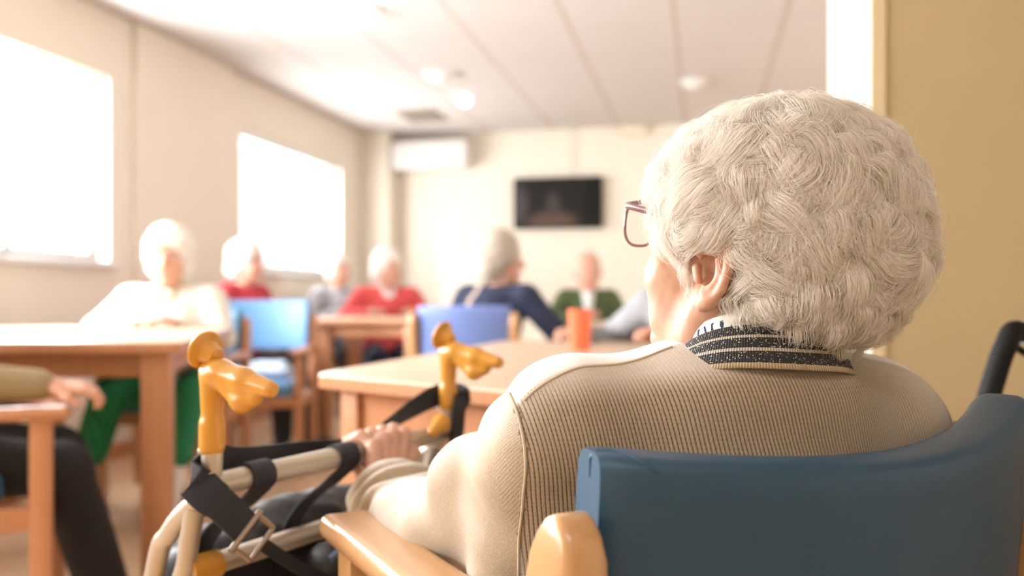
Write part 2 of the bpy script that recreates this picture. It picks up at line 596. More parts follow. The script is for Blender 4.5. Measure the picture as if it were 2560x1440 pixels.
# ------------------------------------------------------------------ implicit surfaces
class SDF:
    """smooth union of tapered capsules, ellipsoids and boxes, meshed by surface nets"""
    def __init__(self):
        self.pr = []

    def cone(self, a, b, ra, rb=None, k=0.02, sub=False):
        a, b = np.array(a, float), np.array(b, float)
        rb = ra if rb is None else rb
        rm = max(ra, rb)
        lo, hi = np.minimum(a, b) - rm, np.maximum(a, b) + rm
        ba = b - a
        L = max(float(ba @ ba), 1e-12)

        def f(p):
            t = np.clip(((p - a) @ ba) / L, 0, 1)
            return np.linalg.norm(p - a - t[..., None] * ba, axis=-1) - (ra + (rb - ra) * t)
        self.pr.append((f, lo, hi, k, sub))
        return self

    def chain(self, pts, rs, k=0.006, sub=False):
        rs = rs if isinstance(rs, (list, tuple)) else [rs] * len(pts)
        for i in range(len(pts) - 1):
            self.cone(pts[i], pts[i + 1], rs[i], rs[i + 1], k, sub)
        return self

    def ell(self, c, r, k=0.02, rot=None, sub=False):
        c, r = np.array(c, float), np.array(r, float)
        Rm = np.eye(3) if rot is None else np.array(rot)
        ext = np.sqrt(((Rm * r) ** 2).sum(1))

        def f(p):
            q = (p - c) @ Rm
            k0 = np.linalg.norm(q / r, axis=-1)
            k1 = np.linalg.norm(q / (r * r), axis=-1)
            return k0 * (k0 - 1.0) / np.maximum(k1, 1e-9)
        self.pr.append((f, c - ext, c + ext, k, sub))
        return self

    def box(self, c, half, rad, k=0.01, rot=None, sub=False):
        c, half = np.array(c, float), np.array(half, float)
        Rm = np.eye(3) if rot is None else np.array(rot)
        ext = np.abs(Rm) @ half

        def f(p):
            q = np.abs((p - c) @ Rm) - (half - rad)
            return np.linalg.norm(np.maximum(q, 0), axis=-1) + np.minimum(q.max(-1), 0) - rad
        self.pr.append((f, c - ext, c + ext, k, sub))
        return self

    def mesh(self, h, noise=None, smooth=0):
        lo = np.min([p[1] for p in self.pr if not p[4]], 0) - 3 * h - 0.012
        hi = np.max([p[2] for p in self.pr if not p[4]], 0) + 3 * h + 0.012
        n = np.ceil((hi - lo) / h).astype(int) + 1
        ax = [lo[i] + h * np.arange(n[i]) for i in range(3)]
        G = np.full(tuple(n), 1.0)
        for f, plo, phi, k, sub in self.pr:
            mg = k + 3 * h
            i0 = np.clip(np.floor((plo - mg - lo) / h).astype(int), 0, n)
            i1 = np.clip(np.ceil((phi + mg - lo) / h).astype(int) + 1, 0, n)
            if (i1 <= i0).any():
                continue
            sl = tuple(slice(i0[j], i1[j]) for j in range(3))
            pts = np.stack(np.meshgrid(*[ax[j][sl[j]] for j in range(3)], indexing='ij'), -1)
            d = f(pts)
            g = G[sl]
            if sub:
                d = -d
                hh = np.maximum(k - np.abs(g - d), 0) / k
                G[sl] = np.maximum(g, d) + hh * hh * k * 0.25
            else:
                hh = np.maximum(k - np.abs(g - d), 0) / k
                G[sl] = np.minimum(g, d) - hh * hh * k * 0.25
        return surface_nets(G, lo, h)


def surface_nets(G, lo, h):
    S = G < 0
    n = np.array(G.shape)
    c = n - 1
    acc = np.zeros(tuple(c) + (3,))
    cnt = np.zeros(tuple(c))

    def cs(o):
        return tuple(slice(o[j], o[j] + c[j]) for j in range(3))
    for axis in range(3):
        for a in (0, 1):
            for b in (0, 1):
                o0 = [0, 0, 0]
                oth = [j for j in range(3) if j != axis]
                o0[oth[0]], o0[oth[1]] = a, b
                o1 = list(o0)
                o1[axis] = 1
                g0, g1 = G[cs(o0)], G[cs(o1)]
                x = S[cs(o0)] != S[cs(o1)]
                t = np.where(x, g0 / np.where(x, g0 - g1, 1), 0)
                for j in range(3):
                    acc[..., j] += np.where(x, (o0[j] + (t if j == axis else 0)), 0)
                cnt += x
    act = cnt > 0
    idx = np.full(tuple(c), -1)
    cells = np.argwhere(act)
    idx[act] = np.arange(len(cells))
    V = lo + h * (cells + acc[act] / cnt[act][:, None])
    Fs = []
    for axis in range(3):
        o = [j for j in range(3) if j != axis]
        s0 = [slice(1, -1)] * 3
        s0[axis] = slice(0, -1)
        s1 = list(s0)
        s1[axis] = slice(1, None)
        x = np.argwhere(S[tuple(s0)] != S[tuple(s1)])
        if len(x) == 0:
            continue
        base = x.copy()
        for j in o:
            base[:, j] += 1
        inside0 = S[tuple(base.T)]
        q = []
        for da, db in ((-1, -1), (0, -1), (0, 0), (-1, 0)):
            cc = base.copy()
            cc[:, o[0]] += da
            cc[:, o[1]] += db
            q.append(idx[tuple(cc.T)])
        q = np.stack(q, 1)
        flip = inside0 if axis != 1 else ~inside0
        q[~flip] = q[~flip][:, ::-1]
        Fs.append(q)
    return V, np.concatenate(Fs)


def np_mesh(V, F, name):
    me = bpy.data.meshes.new(name)
    me.vertices.add(len(V))
    me.vertices.foreach_set('co', np.asarray(V, dtype=np.float32).ravel())
    k = F.shape[1]
    me.loops.add(F.size)
    me.loops.foreach_set('vertex_index', F.astype(np.int32).ravel())
    me.polygons.add(len(F))
    me.polygons.foreach_set('loop_start', (np.arange(len(F)) * k).astype(np.int32))
    me.polygons.foreach_set('loop_total', np.full(len(F), k, dtype=np.int32))
    me.update(calc_edges=True)
    me.validate()
    return me


def join_np(parts):
    Vs, Fs, n = [], [], 0
    for V, F in parts:
        Vs.append(V)
        Fs.append(F + n)
        n += len(V)
    return np.concatenate(Vs), np.concatenate(Fs)


def relax(V, F, it=2, lam=0.5):
    for _ in range(it):
        acc = np.zeros_like(V)
        cnt = np.zeros(len(V))
        for a, b in ((0, 1), (1, 2), (2, 3), (3, 0)):
            np.add.at(acc, F[:, a], V[F[:, b]])
            np.add.at(cnt, F[:, a], 1)
            np.add.at(acc, F[:, b], V[F[:, a]])
            np.add.at(cnt, F[:, b], 1)
        V = V + lam * (acc / np.maximum(cnt, 1)[:, None] - V)
    return V


def vnormals(V, F):
    fn = np.cross(V[F[:, 2]] - V[F[:, 0]], V[F[:, 3]] - V[F[:, 1]])
    N = np.zeros_like(V)
    for j in range(4):
        np.add.at(N, F[:, j], fn)
    return N / np.maximum(np.linalg.norm(N, axis=1), 1e-12)[:, None]


def wob(V, amp, freq, seed=0):
    r = np.random.default_rng(seed)
    out = np.zeros(len(V))
    for i in range(6):
        k = r.normal(size=3)
        k *= freq * (0.6 + 0.25 * i) / np.linalg.norm(k)
        out += np.sin(V @ k * 2 * PI + r.uniform(0, 6.28)) / (1 + 0.4 * i)
    return amp * out / 2.5


def Rz(a):
    return np.array([[math.cos(a), -math.sin(a), 0], [math.sin(a), math.cos(a), 0], [0, 0, 1]])


def Rx(a):
    return np.array([[1, 0, 0], [0, math.cos(a), -math.sin(a)], [0, math.sin(a), math.cos(a)]])


# ------------------------------------------------------------------ hands
def hand_parts(wrist, d, back, side, curl=0.5, s=1.0, h=0.004):
    """relaxed hand: d along the fingers, back = direction of the back of the hand, side=+1 right / -1 left"""
    d = np.array(d, float); d /= np.linalg.norm(d)
    back = np.array(back, float); back -= d * (back @ d); back /= np.linalg.norm(back)
    th = np.cross(back, d) * (1 if side > 0 else -1)      # towards the thumb
    th = -th
    w = np.array(wrist, float)
    S = SDF()
    offs = [0.031, 0.011, -0.010, -0.029]
    lens = [0.068, 0.076, 0.070, 0.054]
    for o, L in zip(offs, lens):
        kn = w + d * 0.082 * s + th * o * s - d * abs(o) * 0.25 * s
        S.cone(w + th * o * 0.55 * s + d * 0.005, kn, 0.014 * s, 0.0105 * s, 0.012)
        p, ang = kn, 0.25 * curl
        for j, fr in enumerate((0.45, 0.32, 0.23)):
            dd = d * math.cos(ang) - back * math.sin(ang)
            q = p + dd * L * fr * s
            S.cone(p, q, (0.0088 - 0.001 * j) * s, (0.0080 - 0.001 * j) * s, 0.003)
            p = q
            ang += curl * 1.1
    t0 = w + th * 0.022 * s + d * 0.02 * s
    t1 = t0 + (th * 0.6 + d * 0.65 - back * 0.35) * 0.042 * s
    t2 = t1 + (th * 0.15 + d * 0.9 - back * 0.35) * 0.034 * s
    S.chain([t0, t1, t2], [0.014 * s, 0.010 * s, 0.008 * s], 0.008)
    S.cone(w - d * 0.05 * s, w + d * 0.01, 0.023 * s, 0.022 * s, 0.012)
    return S.mesh(h)


# ------------------------------------------------------------------ seated background people
def person(label, base, heading, *, seat=0.43, lean=0.05, height=1.0, head_yaw=0.0, head_pitch=0.0,
           top='cwhite', pants='cdark', hairm='hairw', hair='perm', shoem='shoe', skin='skin2',
           armL=None, armR=None, knees=None, feet=None, handL=None, handR=None, collar=None,
           glasses=False, wide=1.0, group=None, h=0.011, cardigan_open=None, dress=False, heads=1.0):
    hs = height
    kh = height * heads
    hip = np.array([0, 0, seat + 0.075])
    sh_z = seat + 0.52 * hs
    ch = np.array([0, lean * 0.8, sh_z - 0.12])
    nb = np.array([0, lean, sh_z + 0.015])
    hc = np.array([0, lean + 0.035, sh_z + 0.165 * hs])
    shL, shR = np.array([-0.165 * wide, lean, sh_z - 0.03]), np.array([0.165 * wide, lean, sh_z - 0.03])
    armL = armL or ((-0.25, 0.10, sh_z - 0.25), (-0.12, 0.32, sh_z - 0.16))
    armR = armR or ((0.25, 0.10, sh_z - 0.25), (0.12, 0.32, sh_z - 0.16))
    knees = knees or ((-0.11, 0.43, seat + 0.05), (0.11, 0.43, seat + 0.05))
    feet = feet or ((-0.12, 0.44, 0.085), (0.12, 0.44, 0.085))
    HR = Rz(head_yaw) @ Rx(head_pitch)

    def hp(x, y, z):
        return hc + HR @ (np.array([x, y, z]) * kh)
    # --- body: one surface, thinner than the clothes
    B = SDF()
    B.ell(hip, (0.15 * wide, 0.12, 0.10), 0.05)
    B.cone(hip, ch, 0.115 * wide, 0.12 * wide, 0.05)
    B.cone(shL, shR, 0.05, 0.05, 0.05)
    B.cone(nb - [0, 0, 0.03], hp(0, -0.015, -0.05), 0.052, 0.047, 0.03)
    for sh, (el, wr) in ((shL, armL), (shR, armR)):
        B.cone(sh, el, 0.040, 0.034, 0.02)
        B.cone(el, wr, 0.034, 0.024, 0.01)
    for sx, kn, ft in ((-1, knees[0], feet[0]), (1, knees[1], feet[1])):
        B.cone(hip + [sx * 0.08, 0, -0.01], kn, 0.068, 0.05, 0.03)
        B.cone(kn, ft, 0.048, 0.032, 0.02)
    B.ell(hp(0, -0.008, 0.03), np.array((0.072, 0.088, 0.092)) * kh, 0.02, HR)
    B.ell(hp(0, 0.028, -0.045), np.array((0.056, 0.058, 0.066)) * kh, 0.03, HR)
    V1, F1 = B.mesh(h)
    # finer face laid over the head
    Fc = SDF()
    Fc.ell(hp(0, -0.008, 0.03), np.array((0.0735, 0.0895, 0.0935)) * kh, 0.02, HR)
    Fc.ell(hp(0, 0.028, -0.045), np.array((0.0575, 0.0595, 0.0675)) * kh, 0.03, HR)
    Fc.ell(hp(0, 0.072, -0.088), (0.020, 0.016, 0.018), 0.02)
    for sx in (-1, 1):
        Fc.ell(hp(sx * 0.036, 0.062, -0.022), (0.022, 0.018, 0.022), 0.02)
        Fc.ell(hp(sx * 0.031, 0.086, 0.018), (0.017, 0.012, 0.012), 0.012, sub=True)
        Fc.ell(hp(sx * 0.074, -0.008, 0.0), (0.008, 0.017, 0.028), 0.006, HR)
        Fc.cone(hp(sx * 0.012, 0.088, 0.036), hp(sx * 0.045, 0.074, 0.034), 0.009, 0.007, 0.01)
    Fc.cone(hp(0, 0.080, 0.02), hp(0, 0.106, -0.018), 0.008, 0.013, 0.012)
    Fc.cone(hp(-0.012, 0.092, -0.022), hp(0.012, 0.092, -0.022), 0.009, 0.009, 0.006)
    V2, F2 = Fc.mesh(0.006)
    parts = [(V1, F1), (V2, F2)]
    for side, (el, wr), spec in ((-1, armL, handL), (1, armR, handR)):
        el, wr = np.array(el), np.array(wr)
        dd = wr - el
        dd[2] *= 0.4
        d, bk, cu = spec or (dd, (0, 0, 1), 0.55)
        parts.append(hand_parts(wr, d, bk, side, cu, 0.95))
    V, F = join_np(parts)
    root = link_mesh('person', np_mesh(V, F, 'person'), M[skin])
    root.location = base
    root.rotation_euler = (0, 0, heading)
    tag(root, label, 'person', group or 'people seated in the day room')
    # --- upper clothing
    T = SDF()
    T.ell(hip + [0, 0, 0.02], (0.18 * wide, 0.145, 0.10), 0.05)
    T.cone(hip + [0, 0, 0.06], ch, 0.140 * wide, 0.143 * wide, 0.06)
    T.cone(shL * 0.85 + nb * 0.15, shR * 0.85 + nb * 0.15, 0.066, 0.066, 0.06)
    T.ell(nb - [0, 0.0, 0.03], (0.085, 0.08, 0.045), 0.04)
    for sh, (el, wr) in ((shL, armL), (shR, armR)):
        el, wr = np.array(el), np.array(wr)
        T.cone(sh, el, 0.066, 0.056, 0.03)
        T.cone(el, el + (wr - el) * 0.93, 0.056, 0.040, 0.015)
    T.cone(nb + [0, 0.0, 0.02], nb + [0, 0.03, 0.12], 0.058, 0.06, 0.01, sub=True)
    V, F = T.mesh(h)
    V = V + vnormals(V, F) * wob(V, 0.004, 7, 3)[:, None]
    sw = link_mesh('sweater', np_mesh(V, F, 'sweater'), M[top], root)
    if cardigan_open:          # shirt front showing in the opening
        S2 = SDF()
        S2.ell(ch + [0, 0.075, 0.05], (0.045, 0.085, 0.14), 0.02)
        S2.ell(nb + [0, 0.05, -0.01], (0.055, 0.05, 0.04), 0.02)
        V, F = S2.mesh(0.009)
        link_mesh('shirt', np_mesh(V, F, 'shirt'), M[cardigan_open], root)
    if collar:
        S2 = SDF()
        S2.chain([nb + [-0.05, 0.02, 0.03], nb + [-0.025, 0.085, -0.02], nb + [0, 0.10, -0.09]], [0.018, 0.02, 0.022], 0.015)
        S2.chain([nb + [0.05, 0.02, 0.03], nb + [0.025, 0.085, -0.02], nb + [0, 0.10, -0.09]], [0.018, 0.02, 0.022], 0.015)
        V, F = S2.mesh(0.007)
        link_mesh('scarf', np_mesh(V, F, 'scarf'), M[collar], root)
    # --- trousers
    L = SDF()
    L.ell(hip - [0, 0, 0.01], (0.172 * wide, 0.135, 0.095), 0.04)
    for sx, kn, ft in ((-1, knees[0], feet[0]), (1, knees[1], feet[1])):
        kn, ft = np.array(kn), np.array(ft)
        end = kn + (ft - kn) * (0.55 if dress else 0.92)
        L.cone(hip + [sx * 0.085, 0, -0.005], kn, 0.086, 0.072, 0.03)
        L.cone(kn, end, 0.070, 0.068 if dress else 0.056, 0.02)
    V, F = L.mesh(h)
    V = V + vnormals(V, F) * wob(V, 0.004, 6, 5)[:, None]
    link_mesh('trousers', np_mesh(V, F, 'trousers'), M[pants], root)
    # --- shoes and socks
    for sx, kn, ft in ((-1, knees[0], feet[0]), (1, knees[1], feet[1])):
        kn, ft = np.array(kn), np.array(ft)
        fd = np.array([0.12 * sx, 1, 0]); fd /= np.linalg.norm(fd)
        if dress:
            S2 = SDF().cone(kn + (ft - kn) * 0.5, ft, 0.046, 0.040, 0.01)
            V, F = S2.mesh(0.009)
            link_mesh('sock', np_mesh(V, F, 'sock'), M['cshirt'], root)
        S2 = SDF()
        g = np.array([ft[0], ft[1], max(ft[2] - 0.045, 0.04)])
        S2.cone(g - fd * 0.04, g + fd * 0.14, 0.040, 0.034, 0.02)
        S2.cone(g, ft + [0, 0, 0.01], 0.042, 0.045, 0.02)
        S2.box(g + fd * 0.05 - [0, 0, 0.11], (0.4, 0.4, 0.07 + (g[2] - 0.04)), 0.005, 0.004, sub=True)
        V, F = S2.mesh(0.008)
        V[:, 2] = np.maximum(V[:, 2], 0.0 if ft[2] < 0.1 else -1)
        link_mesh('shoe', np_mesh(V, F, 'shoe'), M[shoem], root)
    # --- hair
    Hs = SDF()
    if hair == 'perm':
        Hs.ell(hp(0, -0.018, 0.045), np.array((0.096, 0.108, 0.105)) * kh, 0.02, HR)
        Hs.ell(hp(0, -0.045, -0.02), np.array((0.088, 0.075, 0.085)) * kh, 0.03, HR)
        Hs.ell(hp(0, 0.10, -0.035), np.array((0.062, 0.075, 0.105)) * kh, 0.02, HR, sub=True)
    elif hair == 'bald':
        Hs.ell(hp(0, -0.030, 0.0), np.array((0.082, 0.078, 0.055)) * kh, 0.02, HR)
        Hs.ell(hp(0, 0.09, 0.02), np.array((0.10, 0.09, 0.14)) * kh, 0.01, HR, sub=True)
    else:
        Hs.ell(hp(0, -0.022, 0.045), np.array((0.088, 0.10, 0.098)) * kh, 0.02, HR)
        Hs.ell(hp(0, -0.055, -0.03), np.array((0.08, 0.055, 0.085)) * kh, 0.03, HR)
        Hs.ell(hp(0, 0.105, -0.04), np.array((0.07, 0.085, 0.115)) * kh, 0.02, HR, sub=True)
    V, F = Hs.mesh(0.008)
    V = V + vnormals(V, F) * (wob(V, 0.007, 13, 9) + wob(V, 0.004, 30, 4))[:, None]
    link_mesh('hair', np_mesh(V, F, 'hair'), M[hairm], root)
    # --- eyes, mouth, spectacles
    for sx in (-1, 1):
        c = Matrix.Translation(Vector(hp(sx * 0.031, 0.072, 0.017))) @ Matrix(HR.tolist()).to_4x4()
        prof = [(0.0001, -0.011)] + [(0.011 * math.sin(a), -0.011 * math.cos(a)) for a in np.linspace(0.3, 2.85, 8)] + [(0.0001, 0.011)]
        MB().lathe(prof, 12, c).build('eye', M['eye'], root)
        eye = root.children[-1]
        ir = [(0.0001, 0.0), (0.005, 0.0), (0.003, 0.0015), (0.0001, 0.002)]
        MB().lathe(ir, 12, c @ Matrix.Translation((0, 0.0105, 0.0)) @ Matrix.Rotation(-PI / 2, 4, 'X')).build('iris', M['iris'], root.children[-1] if False else eye)
    S2 = SDF().chain([hp(-0.022, 0.078, -0.052), hp(0, 0.087, -0.054), hp(0.022, 0.078, -0.052)], [0.004, 0.007, 0.004], 0.004)
    V, F = S2.mesh(0.003)
    link_mesh('lips', np_mesh(V, F, 'lips'), M['lip'], root)
    if glasses:
        g = MB()
        for sx in (-1, 1):
            ring = [Vector(hp(sx * 0.033 + 0.024 * math.cos(a), 0.103, 0.012 + 0.020 * math.sin(a))) for a in np.linspace(0, 2 * PI, 17)]
            g.tube(ring, 0.002, 6, cap=False)
            g.tube([hp(sx * 0.057, 0.102, 0.018), hp(sx * 0.077, 0.06, 0.018), hp(sx * 0.078, -0.01, 0.018)], 0.0018, 6)
        g.tube([hp(-0.009, 0.103, 0.016), hp(0.009, 0.103, 0.016)], 0.0018, 6)
        g.build('spectacles', M['lens_frame'], root)
    return root


# ------------------------------------------------------------------ furniture
def curved_pad(width, z0, z1, th, sag, y0, recline=0.10, nx=28, nz=18, dip=0.0):
    """upholstered panel bowed backwards in the middle, closed mesh with round edges"""
    V, Fc = [], []
    ring = 28
    for i in range(nx + 1):
        u = -1 + 2 * i / nx
        e = abs(u)
        x = u * width / 2
        yc = y0 - sag * (1 - u * u)
        shrink = 1.0
        if e > 0.90:
            q = (e - 0.90) / 0.10
            shrink = math.sqrt(max(0.0, 1 - (0.86 * q) ** 4))
        zt = z1 - dip * (1 - u * u) + dip * 0.35 * u ** 3
        zc, hz = (z0 + zt) / 2, (zt - z0) / 2
        sl = 2 * sag * u / (width / 2)
        for k in range(ring):
            a = 2 * PI * k / ring
            ca, sa = math.cos(a), math.sin(a)
            p = 0.22 if abs(ca) > 0 else 1
            cy = math.copysign(abs(ca) ** 0.45, ca) * th / 2 * (0.55 + 0.45 * shrink)
            cz = math.copysign(abs(sa) ** 0.16, sa) * hz * (0.965 + 0.035 * shrink)
            z = zc + cz
            y = yc + cy - (z - z0) * recline
            V.append((x - cy * sl * 0.5, y, z))
    n = nx + 1
    for i in range(nx):
        for k in range(ring):
            k2 = (k + 1) % ring
            Fc.append((i * ring + k, (i + 1) * ring + k, (i + 1) * ring + k2, i * ring + k2))
    Fc.append(tuple(range(ring)))
    Fc.append(tuple(reversed([(n - 1) * ring + k for k in range(ring)])))
    return V, Fc


def chair(label, base, heading, *, pad='bluelt', wood='wood', top=0.84, post=0.80, arms=True, group=None, bottom=0.56,
          width=0.50, sag=0.05, fine=False, cat='chair', dip=0.0, seat_front=0.235):
    root = empty('armchair', base, heading)
    tag(root, label, cat, group or 'armchairs of the day room')
    wd = width / 2
    m = MB().add(*curved_pad(width - 0.035, bottom, top, 0.062, sag, -0.195, 0.10, 60 if fine else 24, dip=dip))
    bk = m.build('backrest', M[pad], root)
    if fine:
        bvb = bvh_of(bk)
        fold_ = []
        for p in catmull([(-wd + 0.0175, -0.222, top - 0.030), (-wd + 0.022, -0.228, top - 0.006), (-wd + 0.032, -0.240, top - 0.008), (-wd + 0.045, -0.275, top - 0.022)], 5):
            lo, n, _, _ = bvb.find_nearest(Vector(p))
            fold_.append(lo + n * 0.0004)
        MB().tube(fold_, [0.0012, 0.0022, 0.0024, 0.0012], 8, smooth=2).build('corner_fold', M[pad], bk)
    MB().box((-wd + 0.03, -0.215, 0.395), (wd - 0.03, seat_front, 0.47), 0.026, 4).build('seat', M[pad], root)
    for sx in (-1, 1):
        x = sx * (wd + (0.018 if fine else 0.005))
        # back post with rounded crown
        mb = MB()
        S = []
        n = 14
        V, Fc = [], []
        hz = [0, 0.2, 0.42, post - 0.10, post - 0.055, post - 0.03, post - 0.014, post - 0.004, post]
        for z in hz:
            yb = -0.215 - max(0, z - 0.42) * 0.11 - max(0, 0.42 - z) * 0.10
            q = 1.0
            if z > post - 0.06:
                t = (z - (post - 0.06)) / 0.06
                q = math.sqrt(max(0.02, 1 - t * t * 0.98))
            hx, hy = 0.0208, 0.034 * q
            qx = 1 - 0.45 * (1 - q)
            for k in range(16):
                a = 2 * PI * k / 16
                ca, sa = math.cos(a), math.sin(a)
                V.append((x + math.copysign(abs(ca) ** 0.5, ca) * hx * qx, yb + math.copysign(abs(sa) ** 0.5, sa) * hy, z))
        for i in range(len(hz) - 1):
            for k in range(16):
                k2 = (k + 1) % 16
                Fc.append((i * 16 + k, i * 16 + k2, (i + 1) * 16 + k2, (i + 1) * 16 + k))
        Fc.append(tuple(reversed(range(16))))
        Fc.append(tuple((len(hz) - 1) * 16 + k for k in range(16)))
        MB().add(V, Fc).build('back_post', M[wood], root)
        MB().box((x - 0.022, 0.185, 0), (x + 0.022, 0.235, 0.612 if arms else 0.40), 0.008).build('leg', M[wood], root)
        if arms:
            MB().box((x - 0.034, -0.225, 0.608), (x + 0.034, 0.275, 0.638), 0.015, 4).build('armrest', M[wood], root)
        MB().box((x - 0.015, -0.20, 0.345), (x + 0.015, 0.20, 0.40), 0.005).build('side_rail', M[wood], root)
    MB().box((-wd, 0.195, 0.345), (wd, 0.225, 0.40), 0.005).build('front_rail', M[wood], root)
    MB().box((-wd, -0.225, 0.345), (wd, -0.195, 0.40), 0.005).build('rear_rail', M[wood], root)
    return root


def rounded_poly(cs, r, seg=6):
    out = []
    n = len(cs)
    for i in range(n):
        p, a, b = Vector(cs[i]), Vector(cs[i - 1]), Vector(cs[(i + 1) % n])
        da, db = (a - p).normalized(), (b - p).normalized()
        p0, p2 = p + da * r, p + db * r
        for k in range(seg + 1):
            t = k / seg
            out.append(p0 * (1 - t) ** 2 + p * 2 * t * (1 - t) + p2 * t * t)
    return out


def table(label, corners, z, leg=0.08, top_th=0.032, apron=0.09, rad=0.03, group=None, inset=0.035, topm='woodtop', woodm='wood'):
    """corners: world xy counter-clockwise"""
    cx = sum(c[0] for c in corners) / len(corners)
    cy = sum(c[1] for c in corners) / len(corners)
    root = empty('table', (cx, cy, 0))
    tag(root, label, 'table', group or 'beech tables of the day room')
    loc = [Vector((c[0] - cx, c[1] - cy)) for c in corners]
    out = rounded_poly(loc, rad)
    bm = bmesh.new()
    vs = [bm.verts.new((p.x, p.y, z - top_th)) for p in out]
    f = bm.faces.new(vs)
    r = bmesh.ops.extrude_face_region(bm, geom=[f])
    for v in r['geom']:
        if isinstance(v, bmesh.types.BMVert):
            v.co.z = z
    bmesh.ops.recalc_face_normals(bm, faces=bm.faces)
    ed = [e for e in bm.edges if all(abs(v.co.z - z) < 1e-5 for v in e.verts) or all(abs(v.co.z - z + top_th) < 1e-5 for v in e.verts)]
    bmesh.ops.bevel(bm, geom=ed, offset=0.006, segments=3, profile=0.5, affect='EDGES')
    me = bpy.data.meshes.new('tabletop')
    bm.to_mesh(me)
    bm.free()
    t = link_mesh('tabletop', me, M[topm], root, True)
    me.set_sharp_from_angle(angle=R_(35))
    # edge band in darker wood
    V, Fc = [], []
    n = len(out)
    for p, q in zip(out, [Vector((0, 0))] * n):
        d = p.normalized()
        pp = p + d * 0.0012
        V += [(pp.x, pp.y, z - top_th + 0.003), (pp.x, pp.y, z - 0.005)]
    for i in range(n):
        j = (i + 1) % n
        Fc.append((2 * i, 2 * j, 2 * j + 1, 2 * i + 1))
    MB().add(V, Fc).build('edge_band', M[woodm], t)
    k = len(loc)
    ins = []
    for i in range(k):
        p, a, b = loc[i], loc[i - 1], loc[(i + 1) % k]
        da, db = (a - p).normalized(), (b - p).normalized()
        bis = (da + db).normalized()
        s = math.sqrt(max(1e-4, (1 - da.dot(db)) / 2))
        ins.append((p + bis * ((inset + leg / 2) / s), da, db))
    for i in range(k):
        c, da, db = ins[i]
        ang = math.atan2(db.y, db.x)
        xf = Matrix.Translation((c.x, c.y, 0)) @ Matrix.Rotation(ang, 4, 'Z')
        MB().box((-leg / 2, -leg / 2, 0), (leg / 2, leg / 2, z - top_th), 0.006, 2, xf).build('leg', M[woodm], root)
        c2 = ins[(i + 1) % k][0]
        d = (c2 - c)
        L = d.length
        xf = Matrix.Translation((c.x, c.y, 0)) @ Matrix.Rotation(math.atan2(d.y, d.x), 4, 'Z')
        MB().box((leg / 2, -0.012, z - top_th - apron), (L - leg / 2, 0.012, z - top_th), 0.003, 1, xf).build('apron', M[woodm], root)
    return root


def CW(pts):
    return [tuple(W(x, d, 0)[:2]) for x, d in pts]


# ================================================================== THE ROOM
XL, XR, YB, YF, ZC = -3.18, 3.4, 8.10, -1.9, 2.46


def struct(name, lo, hi, m, bevel=0.0, parent=None):
    o = MB().box(lo, hi, bevel).build(name, m, parent, smooth=False)
    if parent is None:
        tag(o, kind='structure')
    return o


tag(struct('floor', (XL - 0.3, YF - 0.2, -0.1), (XR + 0.2, YB + 0.2, 0), M['floor']), 'warm wood laminate floor of the day room')
tag(struct('ceiling', (XL - 0.3, YF - 0.2, ZC), (XR + 0.2, YB + 0.2, ZC + 0.1), M['ceiling']), 'white suspended ceiling of square tiles')
tag(struct('wall_back', (XL - 0.3, YB, 0), (XR + 0.2, YB + 0.15, ZC), M['cream']), 'cream end wall carrying the television')
tag(struct('wall_right', (XR, YF, 0), (XR + 0.15, YB, ZC), M['cream']), 'cream right-hand wall of the day room')
tag(struct('wall_front', (XL - 0.3, YF - 0.15, 0), (XR + 0.2, YF, ZC), M['tan']), 'tan wall on the camera side of the room')
W1 = (0.55, 4.25, 1.09, 2.10)
W2 = (5.66, 7.42, 1.09, 2.06)
wl = MB()
xo = XL - 0.22
wl.box((xo, YF, 0), (XL, YB, W1[2]))
wl.box((xo, YF, W1[3]), (XL, YB, ZC))
W3 = (-1.5, 0.30, 1.09, 2.10)  # added opening, out of view, for more light from the left
wl.box((xo, YF, W1[2]), (XL, W3[0], W1[3]))
wl.box((xo, W3[1], W1[2]), (XL, W1[0], W1[3]))
wl.box((xo, W1[1], W1[2]), (XL, W2[0], W1[3]))
wl.box((xo, W2[1], W1[2]), (XL, YB, W1[3]))
wlo = wl.build('wall_left', M['cream'], None, smooth=False)
tag(wlo, 'cream window wall down the left side of the room', kind='structure')
tag(struct('pillar', (XL, 4.45, 0), (XL + 0.035, 5.50, ZC), M['cream']), 'shallow cream pillar between the two windows')
tag(struct('pillar', (XL, 7.86, 0), (XL + 0.29, YB, ZC), M['cream']), 'cream boxed corner column beside the air conditioner')
tag(struct('partition', (0.394, 2.2, 0), (XR, 2.9, ZC), M['tan']), 'tan partition wall behind the woman in the beige cardigan')
tag(struct('lit_end_trim', (0.388, 2.2, 0), (0.3945, 2.905, ZC), M['pale']), 'pale sheet on the window-facing end of the partition, painted as lit')  # thin sheet: window light on this end put into its paler colour
tag(struct('trim_2', (0.386, 2.195, 0), (0.420, 2.206, ZC), M['guard'], 0.002), 'yellowish corner guard on the partition edge')
tag(struct('baseboard_back', (XL + 0.29, YB - 0.015, 0), (XR, YB, 0.09), M['wood']), 'wooden baseboard along the end wall')
tag(struct('baseboard_left', (XL, YF, 0), (XL + 0.012, YB, 0.09), M['wood']), 'wooden baseboard under the windows')


